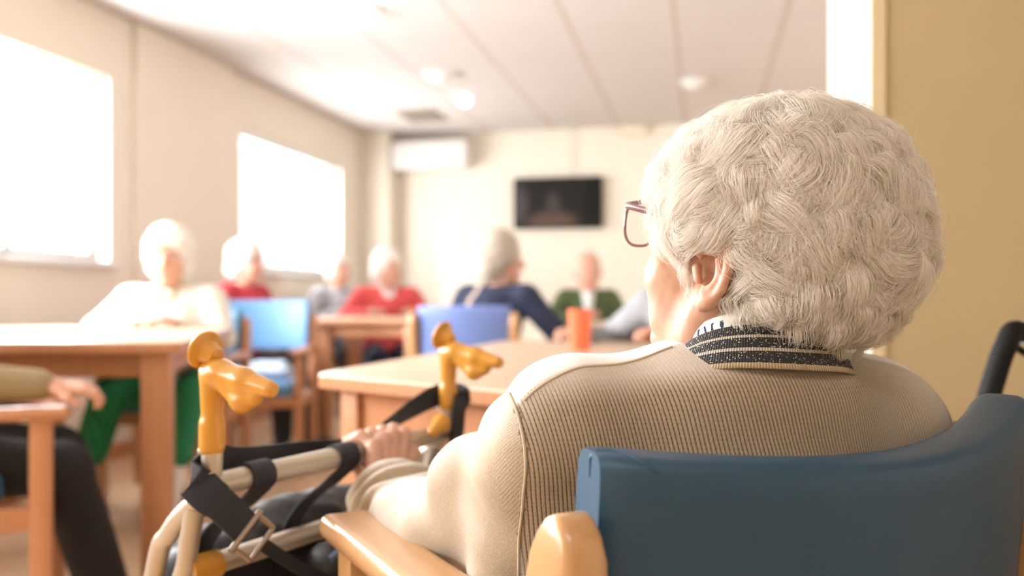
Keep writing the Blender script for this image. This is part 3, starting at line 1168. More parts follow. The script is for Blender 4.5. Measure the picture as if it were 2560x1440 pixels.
def window(name, w, mull, label):
    y0, y1, z0, z1 = w
    root = empty(name, (XL - 0.12, (y0 + y1) / 2, z0))
    tag(root, label, kind='structure')
    oy, oz = (y0 + y1) / 2, z0
    f = MB()
    b = 0.05

    def bar(ya, yb, za, zb, x0=-0.03, x1=0.03):
        f.box((x0, ya - oy, za - oz), (x1, yb - oy, zb - oz), 0.004)
    bar(y0, y0 + b, z0, z1)
    bar(y1 - b, y1, z0, z1)
    bar(y0 + b, y1 - b, z0, z0 + b)
    bar(y0 + b, y1 - b, z1 - b, z1)
    f.build('window_frame', M['frame'], root)
    ys = [y0 + b] + [v for v in mull] + [y1 - b]
    for v in mull:
        MB().box((-0.025, v - 0.025 - oy, b), (0.025, v + 0.025 - oy, z1 - z0 - b), 0.004).build('mullion', M['frame'], root)
    for a, c in zip(ys[:-1], ys[1:]):
        MB().box((-0.004, a - oy, b), (0.002, c - oy, z1 - z0 - b)).build('pane', M['pane'], root)
    MB().box((0.03, y0 - oy - 0.03, -0.03), (0.17, y1 - oy + 0.03, 0.0), 0.005).build('window_sill', M['frame'], root)
    MB().box((0.02, y0 - oy, z1 - z0 - 0.02), (0.10, y1 - oy, z1 - z0 + 0.05), 0.006).build('blind_box', M['frame'], root)
    for v in mull:
        MB().box((0.025, v - 0.010 - oy, 0.42), (0.05, v + 0.010 - oy, 0.55), 0.004).build('window_handle', M['frame'], root)
    return root


window('window_1', W1, [3.63, 2.60, 1.57], 'near wide white window flooded with daylight')
window('added_window', W3, [-0.6], 'added white window beside the camera, out of view, for side light')
window('window_2', W2, [6.54], 'far white window flooded with daylight')

# ---- wall and ceiling fittings
tv = empty('television', (0, 0, 0))
c = P(1394, 507, 1)
k = (YB - 0.06) / c.y
tc_ = Vector((c.x * k, YB - 0.06, H + (c.z - H) * k))
tv.location = tc_
tag(tv, 'black flat television high on the cream end wall showing a dim picture', 'television')
hw, hh = 0.415, 0.237
MB().box((-hw, -0.012, -hh), (hw, 0.03, hh), 0.006).build('housing', M['blackp'], tv)
MB().box((-hw + 0.018, -0.0135, -hh + 0.018), (hw - 0.018, -0.011, hh - 0.018)).build('screen', M['screen'], tv)
MB().box((-0.15, 0.03, -0.1), (0.15, 0.06, 0.1)).build('wall_bracket', M['blackp'], tv)

cb = MB()
q = P(1432, 400, 1)
k = (YB - 0.006) / q.y
cb.box((q.x * k - 0.009, YB - 0.016, tc_.z + 0.24), (q.x * k + 0.009, YB, ZC), 0.003)
tag(cb.build('cable_trunking', M['pale']), 'thin cream cable trunking from ceiling down to the television', 'cable trunking')

p0 = P(985, 358, 1); k = (YB - 0.12) / p0.y
x0, z1 = p0.x * k, H + (p0.z - H) * k
p1 = P(1172, 420, 1); k = (YB - 0.12) / p1.y
x1, z0 = p1.x * k, H + (p1.z - H) * k
ac = empty('air_conditioner', ((x0 + x1) / 2, YB, z0))
tag(ac, 'white split air conditioner unit on the end wall beside the corner column', 'air conditioner')
wx, hz = (x1 - x0) / 2, z1 - z0
MB().box((-wx, -0.21, 0.0), (wx, 0, hz), 0.03, 4).build('housing', M['white'], ac)
MB().box((-wx + 0.03, -0.216, 0.02), (wx - 0.03, -0.20, 0.075), 0.006).build('air_flap', M['white'], ac)
MB().box((-wx + 0.05, -0.18, hz - 0.002), (wx - 0.05, -0.03, hz + 0.004), 0.002).build('intake_grille', M['vent'], ac)

q = P(1585, 326, 1); k = (YB - 0.03) / q.y
em = empty('emergency_light', (q.x * k, YB, H + (q.z - H) * k))
tag(em, 'small beige emergency light under the ceiling on the end wall', 'emergency light')
MB().box((-0.13, -0.06, -0.045), (0.13, 0, 0.045), 0.012, 3).build('housing', M['guard'], em)
MB().box((-0.11, -0.066, -0.03), (0.11, -0.058, 0.03), 0.004).build('diffuser', M['pale'], em)


def at_ceiling(px, py):
    D = (ZC - H) * FPX / (HOR - py)
    return W((px - 1280) * D / FPX, D, ZC)


dl_lbls = ['bright round ceiling downlight near the top edge, the larger one', 'small bright round downlight in front of the air vent']
for (px, py, r), lb in zip(((905, 22, 0.085), (1160, 240, 0.07)), dl_lbls):
    q = at_ceiling(px, py)
    r0 = empty('downlight', q)
    tag(r0, lb, 'ceiling light', 'recessed ceiling downlights')
    MB().lathe([(r + 0.02, 0.0), (r + 0.02, -0.006), (r + 0.006, -0.014), (r, -0.012), (r, 0.0)], 32).build('trim_ring', M['white'], r0)
    rb_ = r * 0.72
    MB().lathe([(0.0001, -1.5 * rb_)] + [(rb_ * math.sin(a), -0.5 * rb_ - rb_ * math.cos(a)) for a in np.linspace(0.25, 2.2, 10)], 32).build('diffuser', M['lamp'], r0)

for (px, py, r), lb in zip(((1105, 186, 0.13), (1735, 203, 0.10)),
                           ('round white ceiling diffuser beside the small downlight', 'round white smoke detector on the ceiling near the white hair')):
    q = at_ceiling(px, py)
    r0 = empty('ceiling_rose' if r > 0.11 else 'smoke_detector', q)
    tag(r0, lb, 'ceiling fitting')
    MB().lathe([(r, 0), (r, -0.012), (r * 0.9, -0.022), (r * 0.62, -0.026), (r * 0.55, -0.014)], 32).build('outer_ring', M['white'], r0)
    MB().lathe([(r * 0.62, 0.0), (r * 0.55, -0.03), (r * 0.4, -0.05), (0.0001, -0.055)], 32).build('cover', M['white'], r0)

q = at_ceiling(1055, 288)
r0 = empty('air_vent', q)
tag(r0, 'dark grey square air vent in the ceiling above the air conditioner', 'air vent')
MB().box((-0.17, -0.24, -0.012), (0.17, 0.24, 0.0), 0.003).build('frame', M['vent'], r0)
g = MB()
for i in range(10):
    g.box((-0.14, -0.21 + i * 0.043, -0.02), (0.14, -0.195 + i * 0.043, -0.010))
g.build('grille', M['vent'], r0)

# ================================================================== TABLES
ZT1 = 0.77
table('pale-topped wooden table by the near window, in front of the woman in white',
      CW([(-2.30, 2.53), (-0.955, 2.53), (-1.235, 3.90), (-2.28, 3.90)]), ZT1, 0.082, apron=0.075)
ZT2 = 0.735
table('beech table beside the walking frame with the coral tumbler on it',
      CW([(-0.425, 1.90), (0.30, 1.235 + 0.02), (0.75, 2.6), (0.42, 3.27), (-0.04, 3.30)][0:1] + [(0.10, 1.46), (0.83, 2.62), (0.40, 3.28), (-0.04, 3.28)]),
      ZT2, 0.055, apron=0.11, inset=0.05)
ZT3 = 0.77
b0 = W(-1.22, 5.28, 0)
table('small square beech table in front of the woman in coral red',
      [(b0.x, b0.y), (b0.x + 0.70, b0.y), (b0.x + 0.70, b0.y + 0.60), (b0.x, b0.y + 0.60)], ZT3, 0.075, apron=0.075)
b0 = W(0.26, 4.72, 0)
table('beech table between the man in the green cardigan and the woman in navy',
      [(b0.x, b0.y), (b0.x + 1.0, b0.y), (b0.x + 1.0, b0.y + 0.85), (b0.x, b0.y + 0.85)], 0.75, 0.075, apron=0.08)

# tumbler
tb = P(1450, 872, 2.73)
cup = MB()
cup.lathe([(0.0001, 0.001), (0.029, 0.0), (0.031, 0.004), (0.037, 0.122), (0.0385, 0.126), (0.036, 0.126), (0.0345, 0.120), (0.029, 0.008), (0.0001, 0.006)], 40)
co = cup.build('tumbler', M['coral'])
co.location = (tb.x, tb.y, ZT2)
tag(co, 'coral orange plastic tumbler standing on the beech table', 'cup')


# ================================================================== CHAIRS
def hd(phi):                  # heading for a direction phi degrees left of the camera axis
    return YAW + R_(phi)


FCH = 28.0
rc = (math.cos(R_(FCH)), math.sin(R_(FCH)))
fc = (-math.sin(R_(FCH)), math.cos(R_(FCH)))
bc = (0.287, 0.757)
c0 = (bc[0] + 0.243 * fc[0], bc[1] + 0.243 * fc[1])
chair('dark blue vinyl armchair with beech posts under the woman in the beige cardigan', W(*c0, 0), hd(FCH), pad='blue', wood='woodpale',
      top=0.795, post=0.748, bottom=0.52, width=0.530, sag=0.064, fine=True, dip=0.024)
chair('empty light blue armchair facing the camera beside the small square table', W(-1.335, 4.60, 0), hd(184), pad='bluelt', top=0.88, post=0.81, bottom=0.61)
chair('periwinkle blue armchair seen from behind under the woman in navy', W(-0.165, 4.20, 0), hd(-12), pad='peri', top=0.86, post=0.83, wood='woodpale', width=0.46)
chair('blue armchair under the woman in white and green at the near window table', W(-1.53, 4.02, 0), hd(184), pad='teal', top=0.84)
chair('wooden armchair at the near table under the person in black trousers', W(-1.42, 2.25, 0), hd(-66), pad='teal', seat_front=0.12)
chair('blue armchair under the woman in crimson by the far window', W(-1.69, 5.24, 0), hd(248), pad='teal', top=0.83)
chair('teal blue armchair under the woman in coral red', W(-0.90, 6.42, 0), hd(200), pad='teal', top=0.87)
chair('blue armchair under the person in pale grey by the far window', W(-1.42, 7.0, 0), hd(215), pad='teal', top=0.82)
chair('blue armchair under the man in the green cardigan', W(0.54, 6.45, 0), hd(180), pad='teal', top=0.80)
chair('blue armchair under the person in grey sleeves behind the white-haired woman', W(0.79, 3.32, 0), hd(138), pad='teal', top=0.82)

fold = SDF().box((0, 0, 0.03), (0.15, 0.11, 0.03), 0.025).box((0.03, 0.02, 0.065), (0.09, 0.08, 0.02), 0.018)
V, F = fold.mesh(0.008)
V = V + vnormals(V, F) * wob(V, 0.004, 14, 2)[:, None]
V[:, 2] = np.maximum(V[:, 2], 0)
o = link_mesh('folded_cloth', np_mesh(V, F, 'folded_cloth'), M['cloth'])
q = W(-1.32, 4.66, 0.47)
o.location = q
o.rotation_euler = (0, 0, hd(6))
tag(o, 'folded pale blue cloth lying on the empty light blue armchair', 'cloth')

# ================================================================== PEOPLE IN THE BACKGROUND
person('older woman in cream white cardigan and green trousers sitting at the near window table', W(-1.53, 4.02, 0), hd(186), lean=0.10, head_yaw=R_(4),
       top='cwhite', pants='cgreen', shoem='shoew', wide=1.08, height=0.92, heads=1.22, collar='cbeige', dress=True,
       armL=((-0.235, 0.16, 0.72), (-0.08, 0.32, 0.80)), armR=((0.30, 0.14, 0.76), (0.10, 0.30, 0.80)),
       knees=((-0.16, 0.45, 0.50), (0.15, 0.43, 0.50)), feet=((-0.10, 0.52, 0.085), (0.30, 0.40, 0.085)))
person('white-haired woman in a crimson top with spectacles by the far window', W(-1.66, 5.25, 0), hd(248), lean=0.06, head_yaw=R_(6), top='cred', pants='cdark', glasses=True, height=0.97, heads=1.08)
person('white-haired woman in a coral red jumper and white scarf behind the small square table', W(-0.92, 6.36, 0), hd(197), lean=0.10, head_yaw=R_(20), top='ccoral', pants='cnavy', collar='cshirt', wide=1.1, height=0.96, heads=1.15,
       armL=((-0.30, 0.06, 0.74), (-0.14, 0.30, 0.80)), armR=((0.30, 0.06, 0.74), (0.14, 0.30, 0.80)))
person('pale person in grey against the far window', W(-1.41, 6.98, 0), hd(218), lean=0.05, top='cgrey', pants='cdark', height=0.98)
nv = person('grey-haired woman in navy seen from behind with a tan shoulder strap', W(-0.145, 4.24, 0), hd(-30), lean=0.14, head_yaw=R_(-48), top='cnavy', pants='cdark', hairm='hairg', hair='perm', wide=1.06, height=0.94, heads=1.2,
            armL=((-0.28, 0.16, 0.70), (-0.15, 0.36, 0.77)), armR=((0.31, 0.20, 0.72), (0.17, 0.42, 0.78)))
person('balding man in an olive green cardigan facing the camera at the far table', W(0.545, 6.40, 0), hd(178), lean=0.10, top='colive', pants='cdark', hairm='hairg', hair='bald', height=0.93, heads=1.35, cardigan_open='cshirt',
       armL=((-0.27, 0.10, 0.70), (-0.05, 0.34, 0.78)), armR=((0.27, 0.10, 0.70), (0.05, 0.34, 0.78)))
person('person in pale grey sleeves leaning on the beech table behind the white-haired woman', W(0.74, 3.26, 0), hd(138), lean=0.15, head_yaw=R_(0), top='cgreyb', pants='cdark', hairm='hairg', hair='bob', height=0.90, wide=1.05,
       armR=((0.36, 0.16, 0.72), (0.30, 0.42, 0.775)), armL=((-0.24, 0.18, 0.70), (-0.08, 0.40, 0.78)))
person('person in khaki jumper and black trousers with an arm on a wooden armrest', W(-1.556, 2.22, 0), hd(-66), lean=-0.06, top='ckhaki', pants='cblack', hairm='hairw', wide=1.05, shoem='shoe',
       armR=((0.26, 0.04, 0.71), (0.262, 0.36, 0.685)), armL=((-0.22, 0.06, 0.68), (-0.10, 0.26, 0.62)),
       knees=((-0.10, 0.36, 0.465), (0.13, 0.385, 0.455)), feet=((-0.09, 0.46, 0.085), (0.10, 0.50, 0.085)),
       handR=((0.0, 1, -0.12), (0.2, 0, 1), 0.7))
# shoulder strap of the woman in navy, draped on her jumper
swt = [c for c in nv.children if c.name.startswith('sweater')][0]
bv = bvh_of(swt)
pts, dirs = [], []
for p in catmull([(-0.075, 0.16, 1.02), (-0.075, 0.06, 1.02), (-0.10, -0.06, 0.93), (-0.15, -0.12, 0.83), (-0.20, -0.14, 0.70), (-0.24, -0.10, 0.58)], 5):
    lo, n, _, _ = bv.find_nearest(p)
    pts.append(lo + n * 0.004)
    dirs.append(n)
wd = []
for i, n in enumerate(dirs):
    t = (pts[min(i + 1, len(pts) - 1)] - pts[max(i - 1, 0)]).normalized()
    wd.append(tuple(t.cross(n)))
MB().strip(pts, wd, 0.034, 0.004).build('shoulder_strap', M['strap'], nv)

# ================================================================== WALKING FRAME
LP, RP = (-0.358, 1.05), (-0.106, 1.46)
bd = np.array([RP[0] - LP[0], RP[1] - LP[1]]); BL = float(np.linalg.norm(bd)); bd /= BL
ud = np.array([bd[1], -bd[0]])                 # towards the user
wbase = W((LP[0] + RP[0]) / 2, (LP[1] + RP[1]) / 2, 0)


def K(q, u, z):
    """walking-frame coordinates: q along the bar from the left post, u towards the user, z up -> local to the frame root"""
    v = W(LP[0] + bd[0] * q + ud[0] * u, LP[1] + bd[1] * q + ud[1] * u, z)
    return v - Vector((wbase.x, wbase.y, 0))


wk = empty('walking_frame', (wbase.x, wbase.y, 0))
tag(wk, 'champagne metal walking frame with amber hand grips and a black bag on its bar', 'walking frame')
ZB, ZB2 = 0.675, 0.564
for q, sgn in ((0.0, -1), (BL, 1)):
    m = MB().tube([K(q, 0, 0.785), K(q, 0, 0.70), K(q, -0.012, 0.665), K(q, -0.075, 0.61), K(q, -0.115, 0.52), K(q + sgn * 0.03, -0.19, 0.015)], 0.0125, 16, smooth=7)
    fl = m.build('front_leg', M['tube'], wk)
    MB().tube([K(q + sgn * 0.03, -0.188, 0.045), K(q + sgn * 0.03, -0.19, 0.0)], [0.019, 0.021], 16).build('rubber_foot', M['greyrub'], fl)
    m = MB().tube([K(q, -0.030, 0.645), K(q, -0.045, 0.58), K(q, -0.05, 0.50), K(q + sgn * 0.03, 0.10, 0.26), K(q + sgn * 0.03, 0.17, 0.015)], 0.0122, 16, smooth=7)
    rl = m.build('rear_leg', M['tube'], wk)
    MB().tube([K(q + sgn * 0.03, 0.165, 0.045), K(q + sgn * 0.03, 0.172, 0.0)], [0.019, 0.021], 16).build('rubber_foot', M['greyrub'], rl)
    # amber joints and grip
    MB().tube([K(q, -0.052, 0.545), K(q, -0.06, 0.50)], 0.020, 16).build('amber_joint', M['yellow'], wk)
    G = SDF()
    kk = lambda u, z, dq=0: np.array(K(q + dq, u, z))
    G.cone(kk(0, 0.722), kk(0, 0.748), 0.0152, 0.0152, 0.002)
    G.cone(kk(0, 0.748), kk(0.001, 0.800), 0.0122, 0.0150, 0.003)
    G.chain([kk(-0.004, 0.812), kk(0.014, 0.810), kk(0.055, 0.803), kk(0.098, 0.795)], [0.0125, 0.0155, 0.0140, 0.0100], 0.008)
    G.chain([kk(0.030, 0.792), kk(0.052, 0.778), kk(0.074, 0.782)], [0.011, 0.0115, 0.008], 0.010)
    V, F = G.mesh(0.0028)
    gr = link_mesh('hand_grip', np_mesh(V, F, 'hand_grip'), M['yellow'], wk)
    ax = Vector((K(q, -1, 0.0) - K(q, 0, 0.0))).normalized()
    xf = Matrix.Translation(K(q, -0.012, 0.836)) @ Vector((0, 0, 1)).rotation_difference((ax * 0.93 + Vector((0, 0, 0.36))).normalized()).to_matrix().to_4x4()
    MB().lathe([(0.0001, 0.007), (0.014, 0.0065), (0.0225, 0.004), (0.0245, 0.0015), (0.0235, -0.002), (0.015, -0.006), (0.010, -0.022), (0.0001, -0.028)], 32, xf).build('grip_flange', M['yellow'], gr)
    MB().tube([K(q, -0.010, 0.712), K(q, -0.019, 0.716)], 0.006, 12).build('height_button', M['steel'], wk)
# fold lever beside the right post
LV = SDF().chain([np.array(K(BL - 0.03, 0.012, 0.690)), np.array(K(BL - 0.06, 0.03, 0.700)), np.array(K(BL - 0.085, 0.032, 0.690))], [0.012, 0.013, 0.009], 0.008)
V, F = LV.mesh(0.003)
link_mesh('fold_lever', np_mesh(V, F, 'fold_lever'), M['yellow'], wk)
MB().tube([K(0.0, 0, ZB), K(BL, 0, ZB)], 0.0145, 20).build('top_crossbar', M['tube'], wk)
MB().tube([K(0.0, -0.045, ZB2), K(BL, -0.045, ZB2)], 0.0135, 20).build('lower_crossbar', M['tube'], wk)
for q in (0.0, BL):
    MB().tube([K(q - (0.0 if q == 0 else 0.045), -0.045, ZB2), K(q + (0.045 if q == 0 else 0.0), -0.045, ZB2)], 0.0175, 16).build('amber_joint', M['yellow'], wk)

# ---- the bag hanging from the frame
bg = empty('shoulder_bag', (wbase.x, wbase.y, 0.28))
tag(bg, 'black nylon bag with a buckled strap hanging from the walking frame bar', 'bag')


def KB(q, u, z):
    return K(q, u, z) - Vector((0, 0, 0.28))


rot = np.array([list((K(1, 0, 0) - K(0, 0, 0)).normalized()), list((K(0, 1, 0) - K(0, 0, 0)).normalized()), [0, 0, 1]]).T
S = SDF()
S.box(np.array(KB(0.235, -0.128, 0.430)), (0.195, 0.062, 0.140), 0.05, 0.02, rot)
S.ell(np.array(KB(0.12, -0.125, 0.535)), (0.09, 0.055, 0.045), 0.05, rot)
S.ell(np.array(KB(0.30, -0.125, 0.562)), (0.12, 0.05, 0.035), 0.05, rot)
V, F = S.mesh(0.006)
V = V + vnormals(V, F) * (wob(V, 0.006, 9, 12) + wob(V, 0.003, 22, 13))[:, None]
link_mesh('main_compartment', np_mesh(V, F, 'main_compartment'), M['bag'], bg)
S = SDF()
S.box(np.array(KB(0.275, 0.015, 0.440)), (0.115, 0.036, 0.125), 0.03, 0.02, rot)
V, F = S.mesh(0.006)
V = V + vnormals(V, F) * wob(V, 0.005, 10, 22)[:, None]
pk = link_mesh('front_pocket', np_mesh(V, F, 'front_pocket'), M['bag'], bg)
MB().tube([KB(0.165, 0.035, 0.550), KB(0.20, 0.048, 0.566), KB(0.28, 0.050, 0.572), KB(0.36, 0.046, 0.568), KB(0.385, 0.03, 0.55)], 0.006, 10, smooth=5).build('piping', M['trim'], pk)
for q in (0.068, 0.2256):
    mb = MB()
    ring = []
    for a in np.linspace(-0.35 * PI, 1.35 * PI, 18):
        ring.append(KB(q, math.cos(a) * 0.0175, ZB + math.sin(a) * 0.0175))
    mb.strip(ring, tuple(KB(1, 0, 0) - KB(0, 0, 0)), 0.036, 0.003)
    mb.strip(catmull([KB(q, 0.012, ZB - 0.013), KB(q - 0.010, -0.01, ZB - 0.035), KB(q - 0.024, -0.05, 0.605), KB(q - 0.036, -0.085, 0.545)], 6), tuple(KB(1, 0, 0) - KB(0, 0, 0)), [0.037] * 8 + [0.034] * 11, 0.003)
    mb.build('hanging_loop', M['black'], bg)
# long strap behind the bar, wrapped on both posts
mb = MB()
cl = catmull([KB(0.015, -0.020, 0.715), KB(0.06, -0.034, 0.692), KB(0.20, -0.050, 0.680), KB(0.34, -0.055, 0.684), KB(BL - 0.03, -0.026, 0.728), KB(BL + 0.018, -0.012, 0.74), KB(BL + 0.019, 0.014, 0.735),
              KB(BL, 0.022, 0.715), KB(BL - 0.012, 0.024, 0.665), KB(BL - 0.03, 0.012, 0.62), KB(BL - 0.06, -0.04, 0.57)], 6)
ub_ = (K(0, 1, 0) - K(0, 0, 0))
wdz = [(0, 0, 1)] * 10 + [tuple(Vector((0, 0, 1 - i / 10)) + ub_ * (i / 7)) for i in range(8)] + [tuple(Vector((0, 0, 0.5 + i / 12)) + ub_ * (0.8 - i * 0.12)) for i in range(7)] + [tuple((K(1, 0, 0) - K(0, 0, 0)) * 0.6 + Vector((0, 0, 0.7)))] * 12 + [tuple(K(1, 0, 0) - K(0, 0, 0))] * 60
mb.strip(cl, wdz[:len(cl)], 0.034, 0.003)
mb.build('shoulder_strap', M['black'], bg)
# wide strap round the left post running down to the buckle
mb = MB()
cl = catmull([KB(0.012, -0.022, 0.700), KB(-0.019, -0.010, 0.690), KB(-0.019, 0.012, 0.672), KB(-0.006, 0.026, 0.655), KB(0.008, 0.034, 0.637), KB(0.020, 0.040, 0.620)], 8)
mb.strip(cl, [(0, 0, 1)] * 12 + [tuple((K(0.7, 0, 0) - K(0, 0, 0)) + Vector((0, 0, 0.7)))] * 45, [0.030] * 8 + [0.044] * 14 + [0.040] * 30, 0.0035)
cl = catmull([KB(0.036, 0.044, 0.604), KB(0.06, 0.046, 0.585), KB(0.10, 0.050, 0.555), KB(0.15, 0.056, 0.52), KB(0.17, 0.056, 0.46)], 5)
mb.strip(cl, tuple((K(0.5, 0, 0) - K(0, 0, 0)) + Vector((0, 0, 0.6))), 0.016, 0.003)
mb.build('buckle_strap', M['black'], bg)
mb = MB()
bx = (K(0.6, 0.2, 0) - K(0, 0, 0)) + Vector((0, 0, -0.62)); bx.normalize()
by = (K(0.75, 0, 0) - K(0, 0, 0)) + Vector((0, 0, 0.62)); by.normalize()
bc_ = KB(0.026, 0.043, 0.613)
crn = [bc_ + bx * sx * 0.014 + by * sy * 0.024 for sx, sy in ((-1, -1), (1, -1), (1, 1), (-1, 1))]
for i in range(4):
    mb.tube([crn[i], crn[(i + 1) % 4]], 0.0032, 10)
mb.tube([bc_ - bx * 0.014 - by * 0.03, bc_ - bx * 0.014 + by * 0.03], 0.0042, 10)
mb.build('buckle', M['bronze'], bg)

# ================================================================== BLACK ROLLATOR AT THE RIGHT
U1, U2 = (0.757, 1.35), (1.02, 0.95)
rb = W((U1[0] + U2[0]) / 2, (U1[1] + U2[1]) / 2, 0)
ro = empty('rollator', (rb.x, rb.y, 0))
tag(ro, 'black rollator walker with a grey grip beside the tan partition wall', 'rollator')
du = np.array([U2[0] - U1[0], U2[1] - U1[1]]); UL = float(np.linalg.norm(du)); du /= UL
dv = np.array([-du[1], du[0]])                 # pushing direction, away to the right


def Q(q, v, z):
    p = W(U1[0] + du[0] * q + dv[0] * v, U1[1] + du[1] * q + dv[1] * v, z)
    return p - Vector((rb.x, rb.y, 0))


for q in (0.0, UL):
    fr = MB().tube([Q(q, 0.055, 0.845), Q(q, 0.022, 0.846), Q(q, 0.004, 0.828), Q(q - 0.006, -0.012, 0.79), Q(q - 0.02, -0.055, 0.66), Q(q - 0.03, -0.10, 0.50), Q(q - 0.03, -0.16, 0.13)], 0.0165, 16, smooth=6).build('upright', M['blackp'], ro)
    MB().tube([Q(q, 0.05, 0.845), Q(q, 0.14, 0.838)], [0.019, 0.021], 16).build('handle_grip', M['greyrub'], fr)
    MB().tube([Q(q - 0.005, 0.03, 0.825), Q(q - 0.005, 0.10, 0.80), Q(q - 0.005, 0.13, 0.79)], 0.006, 8, smooth=4).build('brake_lever', M['blackp'], fr)
    MB().tube([Q(q - 0.025, -0.075, 0.58), Q(q - 0.02, 0.10, 0.40), Q(q - 0.02, 0.20, 0.13)], 0.014, 12, smooth=5).build('front_tube', M['blackp'], ro)
    MB().box((-0.014, -0.014, -0.06), (0.014, 0.014, 0.03), 0.004, 2, Matrix.Translation(Q(q - 0.02, -0.108, 0.683))).build('knob', M['blackp'], ro)
    for v in (-0.165, 0.205):
        ax = (Q(1, 0, 0) - Q(0, 0, 0)).normalized()
        xf = Matrix.Translation(Q(q - 0.02, v, 0.085)) @ Vector((0, 0, 1)).rotation_difference(ax).to_matrix().to_4x4()
        wh = MB().lathe([(0.02, -0.014), (0.075, -0.014), (0.085, -0.006), (0.085, 0.006), (0.075, 0.014), (0.02, 0.014)], 32, xf).build('wheel', M['blackp'], ro)
        MB().lathe([(0.0001, -0.018), (0.02, -0.018), (0.02, 0.018), (0.0001, 0.018)], 16, xf).build('hub', M['greyrub'], wh)
MB().tube([Q(0 - 0.025, -0.09, 0.53), Q(UL - 0.025, -0.09, 0.53)], 0.012, 12).build('cross_brace', M['blackp'], ro)
cs = [Q(0.02, -0.08, 0.5), Q(UL - 0.06, -0.08, 0.5), Q(UL - 0.06, 0.14, 0.5), Q(0.02, 0.14, 0.5)]
MB().add([c + Vector((0, 0, e)) for e in (0, 0.03) for c in cs], [(3, 2, 1, 0), (4, 5, 6, 7)] + [(i, (i + 1) % 4, (i + 1) % 4 + 4, i + 4) for i in range(4)]).build('seat', M['blackp'], ro)

# ================================================================== THE WOMAN IN THE BEIGE CARDIGAN
LB, LPHI = (0.215, 0.89), 15.0
lr = np.array([math.cos(R_(LPHI)), math.sin(R_(LPHI))])
lf = np.array([-math.sin(R_(LPHI)), math.cos(R_(LPHI))])


def L(X, D, z):
    d = np.array([X - LB[0], D - LB[1]])
    return np.array([d @ lr, d @ lf, z])


CAMROT = Rz(-R_(LPHI))
shL, elL, wrL = L(0.050, 0.835, 0.768), L(-0.068, 0.995, 0.610), L(-0.180, 1.245, 0.630)
shR, elR, wrR = np.array([0.165, 0, 0.765]), np.array([0.255, 0.13, 0.60]), np.array([0.11, 0.36, 0.60])
hipc = np.array([0, -0.02, 0.55])
knees = (np.array([-0.10, 0.40, 0.50]), np.array([0.10, 0.40, 0.50]))
feet = (np.array([-0.11, 0.40, 0.085]), np.array([0.11, 0.42, 0.085]))
HC = L(0.233, 0.862, 0.930)
HR = Rz(R_(30)) @ Rx(R_(8))


def hp(x, y, z):
    return HC + HR @ np.array([x, y, z])


B = SDF()
B.ell(hipc, (0.145, 0.11, 0.10), 0.05)
B.cone(hipc, (0, -0.01, 0.72), 0.11, 0.12, 0.05)
B.cone((-0.13, 0, 0.775), (0.13, 0, 0.765), 0.05, 0.05, 0.05)
B.cone(shL, elL, 0.042, 0.036, 0.02)
B.cone(elL, wrL, 0.036, 0.026, 0.01)
B.cone(shR, elR, 0.042, 0.036, 0.02)
B.cone(elR, wrR, 0.036, 0.025, 0.01)
for sx, kn, ft in ((-1, knees[0], feet[0]), (1, knees[1], feet[1])):
    B.cone(hipc + [sx * 0.08, 0, -0.02], kn, 0.07, 0.05, 0.03)
    B.cone(kn, ft, 0.048, 0.032, 0.02)
V1, F1 = B.mesh(0.010)
Fc = SDF()
Fc.cone((0, -0.045, 0.79), hp(0, -0.03, -0.055), 0.060, 0.056, 0.03)
Fc.ell(hp(0, -0.008, 0.035), (0.072, 0.092, 0.093), 0.02, HR)
Fc.ell(hp(0, 0.030, -0.040), (0.060, 0.060, 0.068), 0.03, HR)
Fc.ell(hp(0, 0.082, -0.086), (0.022, 0.018, 0.018), 0.025)
for sx in (-1, 1):
    Fc.ell(hp(sx * 0.046, 0.058, -0.018), (0.025, 0.028, 0.032), 0.02, HR)
    Fc.ell(hp(sx * 0.044, 0.046, -0.060), (0.022, 0.028, 0.026), 0.02, HR)
    Fc.cone(hp(sx * 0.064, 0.000, -0.035), hp(sx * 0.054, 0.022, -0.075), 0.016, 0.016, 0.02)
    Fc.cone(hp(sx * 0.050, 0.012, -0.085), hp(sx * 0.040, -0.012, -0.135), 0.013, 0.012, 0.025)
    Fc.ell(hp(sx * 0.032, 0.092, 0.034), (0.018, 0.013, 0.013), 0.012, sub=True)
    Fc.cone(hp(sx * 0.012, 0.092, 0.052), hp(sx * 0.048, 0.078, 0.050), 0.009, 0.008, 0.01)
Fc.cone(hp(0, 0.086, 0.035), hp(0, 0.108, -0.008), 0.008, 0.012, 0.012)
Fc.cone(hp(-0.011, 0.094, -0.012), hp(0.011, 0.094, -0.012), 0.009, 0.009, 0.006)
V2, F2 = Fc.mesh(0.0032)
V2 = V2 + vnormals(V2, F2) * (wob(V2, 0.0012, 30, 41) + wob(V2, 0.0006, 75, 42))[:, None]
parts = [(V1, F1), (V2, F2)]
